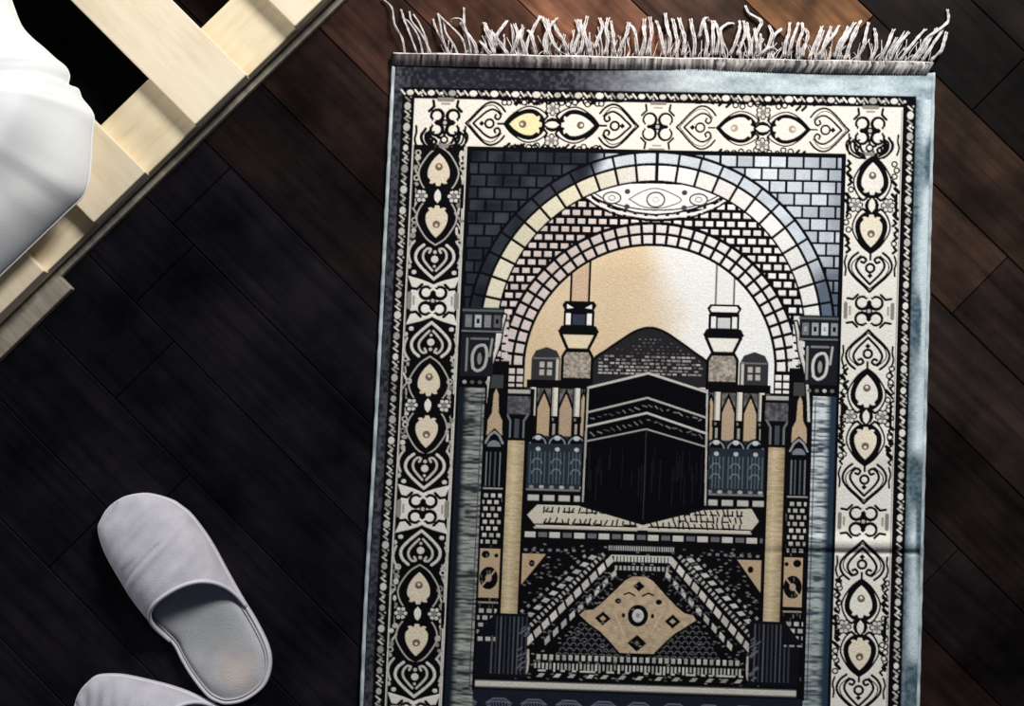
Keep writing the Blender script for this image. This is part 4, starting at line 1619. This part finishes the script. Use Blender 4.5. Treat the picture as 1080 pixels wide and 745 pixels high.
def make_slipper(label, toe, ang, mirror):
    """toe: world xy of the toe tip, ang: heading of toe->heel"""
    t = thing('slipper', label, 'slipper', (toe[0], toe[1], 0), ang, 'pair of pale house slippers')
    sg = -1 if mirror else 1
    out = [(s, sg * w) for s, w in LOC]
    out = [tuple(q[:2]) for q in smooth_ring(out, 4)]
    n = len(out)

    def add(name, vs, fs, m):
        me = bpy.data.meshes.new(name)
        me.from_pydata(vs, [], fs)
        bm = bmesh.new()
        bm.from_mesh(me)
        bmesh.ops.recalc_face_normals(bm, faces=bm.faces)
        bm.to_mesh(me)
        bm.free()
        me.polygons.foreach_set('use_smooth', [True] * len(me.polygons))
        me.materials.append(m)
        o = bpy.data.objects.new(name, me)
        COL.objects.link(o)
        o.parent = t
        return o

    # sole: rounded slab
    prof = [(0.004, 0.0006), (0.0012, 0.0016), (0.0, 0.005), (0.0006, 0.009), (0.0022, SZ - 0.0006), (0.005, SZ)]
    vs, fs = [], []
    for d, z in prof:
        for p in inward(out, d):
            vs.append((p.x, p.y, z))
    for r in range(len(prof) - 1):
        for k in range(n):
            k2 = (k + 1) % n
            fs.append((r * n + k, r * n + k2, (r + 1) * n + k2, (r + 1) * n + k))
    fs.append(tuple(range(n)))
    fs.append(tuple((len(prof) - 1) * n + k for k in range(n)))
    add('sole', vs, fs, M_sole)
    # insole: cushioned, with a warm worn patch at the heel
    cxs = SLEN * 0.5
    cws = sum(w for s, w in out) / n
    vs, fs, cs = [], [], []
    base_in = inward(out, 0.0075)
    RN = 14
    for r in range(1, RN + 1):
        f = r / RN
        for p in base_in:
            s_, w_ = cxs + (p.x - cxs) * f, cws + (p.y - cws) * f
            z = SZ + 0.0048 * (max(0, 1 - f ** 7)) ** 0.5 - 0.0014 * math.exp(-((s_ - SLEN * 0.80) / 0.03) ** 2 - ((w_ - cws) / 0.022) ** 2) - 0.0002
            vs.append((s_, w_, z))
            hp = math.exp(-((s_ - SLEN * 0.87) / 0.026) ** 2 - ((w_ - cws - sg * 0.006) / 0.022) ** 2)
            cs.append(np.array((0.50, 0.51, 0.535)) * (1 - hp) + np.array((0.70, 0.61, 0.56)) * hp)
    for r in range(RN - 1):
        for k in range(n):
            k2 = (k + 1) % n
            fs.append((r * n + k, r * n + k2, (r + 1) * n + k2, (r + 1) * n + k))
    vs.append((cxs, cws, SZ + 0.0048))
    cs.append(np.array((0.50, 0.51, 0.535)))
    for k in range(n):
        fs.append((len(vs) - 1, k, (k + 1) % n))
    o = add('insole', vs, fs, M_insole)
    color_layer(o.data, np.array(cs))
    # edge piping round the sole
    v_, f_ = tube([(p.x, p.y, SZ - 0.0008) for p in inward(out, 0.0022)], 0.0021, 8, True)
    add('edge_piping', v_, f_, M_piping)
    v_, f_ = tube([(p.x, p.y, SZ + 0.0004) for p in inward(out, 0.0062)], 0.0009, 6, True)
    add('stitching', v_, f_, M_sole)

    # upper
    def limits(s_):
        lo, hi = 1e9, -1e9
        ii = inward(out, 0.0016)
        for k in range(n):
            a, b_ = ii[k], ii[(k + 1) % n]
            if (a.x - s_) * (b_.x - s_) <= 0 and a.x != b_.x:
                w = a.y + (s_ - a.x) * (b_.y - a.y) / (b_.x - a.x)
                lo, hi = min(lo, w), max(hi, w)
        return lo, hi

    smin = min(p.x for p in inward(out, 0.0016)) + 0.0004
    smax_ = SLEN
    NU, NV = 49, 90
    # rim: (s as share of length) for u = -1..1 (u=+1 is the photo's right side when not mirrored)
    lim_cache = {}

    def rim(u):
        uu = u * sg
        side = 0.655 if uu > 0 else 0.635
        return SLEN * (0.452 - (0.06 if mirror else 0.0) + 0.02 * uu + (side - 0.452) * abs(uu) ** 2.4)

    def hh(s_):
        q = max(0.0, min(1.0, s_ / (SLEN * 0.50)))
        return 0.046 * (1 - (1 - q) ** 2.1)

    def surf(u, v):
        s_ = smin + (rim(u) - smin) * (v ** 1.35)
        key = round(s_, 5)
        if key not in lim_cache:
            lim_cache[key] = limits(s_)
        lo, hi = lim_cache[key]
        c_, h_ = (lo + hi) / 2, (hi - lo) / 2
        # lean the sides in a touch, keep roundness in the arch
        w = c_ + h_ * math.sin(u * math.pi / 2 * 0.999)
        au = abs(math.sin(u * math.pi / 2))
        arch = max(0.0, 1 - au ** 2.6) ** 0.62
        fade = 1 - sstep(np.array(s_ / SLEN), 0.5, 0.68) * 0.25
        z = SZ + 0.0005 + hh(s_) * arch * float(fade)
        # crease across the toe and small dents
        sc = SLEN * (0.275 - 0.07 * u * sg)
        z -= 0.0032 * math.exp(-((s_ - sc) / 0.0019) ** 2) * min(1, arch * 1.6) * (0.55 + 0.45 * math.sin(u * 2.2 * sg + 1.2))
        z += 0.0020 * math.exp(-((s_ - sc - 0.006) / 0.005) ** 2) * arch
        z += 0.0017 * arch * math.sin(s_ * 260 + 3 * u) * math.sin(u * 5 + s_ * 90) * (1 if s_ < SLEN * 0.26 else 0.35)
        return (s_, w, z)

    vs, fs = [], []
    for j in range(NV + 1):
        for i in range(NU):
            vs.append(surf(-1 + 2 * i / (NU - 1), j / NV))
    for j in range(NV):
        for i in range(NU - 1):
            a = j * NU + i
            fs.append((a, a + 1, a + NU + 1, a + NU))
    o = add('upper', vs, fs, M_terry)
    # wall thickness inwards
    sm = o.modifiers.new('thickness', 'SOLIDIFY')
    sm.thickness = 0.0028
    sm.offset = -1
    # piping on the opening
    path = [surf(-1 + 2 * i / 60, 1.0) for i in range(61)]
    v_, f_ = tube([(a, b_, c + 0.0002) for a, b_, c in path], 0.0024, 8)
    add('opening_piping', v_, f_, M_piping)
    return t


ang1 = math.atan2(AXS.y, AXS.x)
make_slipper('pale lilac grey slipper lying whole in view, its open heel end towards the rug', (_toe.x, _toe.y), ang1, False)
toe2 = P(78, 743, SZ)
make_slipper('pale grey slipper cut off by the bottom edge, only its toe in view', toe2, math.radians(-16), True)

# ------------------------------------------------------------------ light
def area(name, loc, target, size, power, col, sy=None, spread=None):
    ld = bpy.data.lights.new(name, 'AREA')
    ld.shape = 'RECTANGLE'
    ld.size = size
    ld.size_y = sy or size
    ld.energy = power
    ld.color = col
    if spread:
        ld.spread = spread
    o = bpy.data.objects.new(name, ld)
    COL.objects.link(o)
    o.location = loc
    d = Vector(target) - Vector(loc)
    o.rotation_euler = d.to_track_quat('-Z', 'Y').to_euler()
    return o


area('window_light', (0.80, 1.42, 1.32), (0.25, 0.2, 0), 0.45, 54, (1.0, 0.985, 0.955), 0.6)
area('far_window_light', (-1.75, 1.0, 1.0), (-0.6, 0.3, 0), 0.5, 16, (0.98, 0.99, 1.0), 0.5)

ld = bpy.data.lights.new('added_warm_spot', 'SPOT')  # added spot, stands in for warm window light on the top boards
ld.energy = 42
ld.color = (1.0, 0.72, 0.50)
ld.spot_size = math.radians(27)
ld.spot_blend = 1.0
ld.shadow_soft_size = 0.08
lo = bpy.data.objects.new('added_warm_spot', ld)
COL.objects.link(lo)
lo.location = (0.25, 1.35, 1.25)
tx, ty = P(665, 5, 0)
lo.rotation_euler = (Vector((tx, ty, 0)) - lo.location).to_track_quat('-Z', 'Y').to_euler()

w = bpy.data.worlds.new('room_ambient')
SC.world = w
w.use_nodes = True
bg = w.node_tree.nodes['Background']
bg.inputs['Color'].default_value = (0.55, 0.68, 1.0, 1)
bg.inputs['Strength'].default_value = 0.05

vs_ = SC.view_settings
vs_.view_transform = 'Standard'
vs_.look = 'None'
vs_.exposure = 0.0
vs_.gamma = 1.0
vs_.use_curve_mapping = False
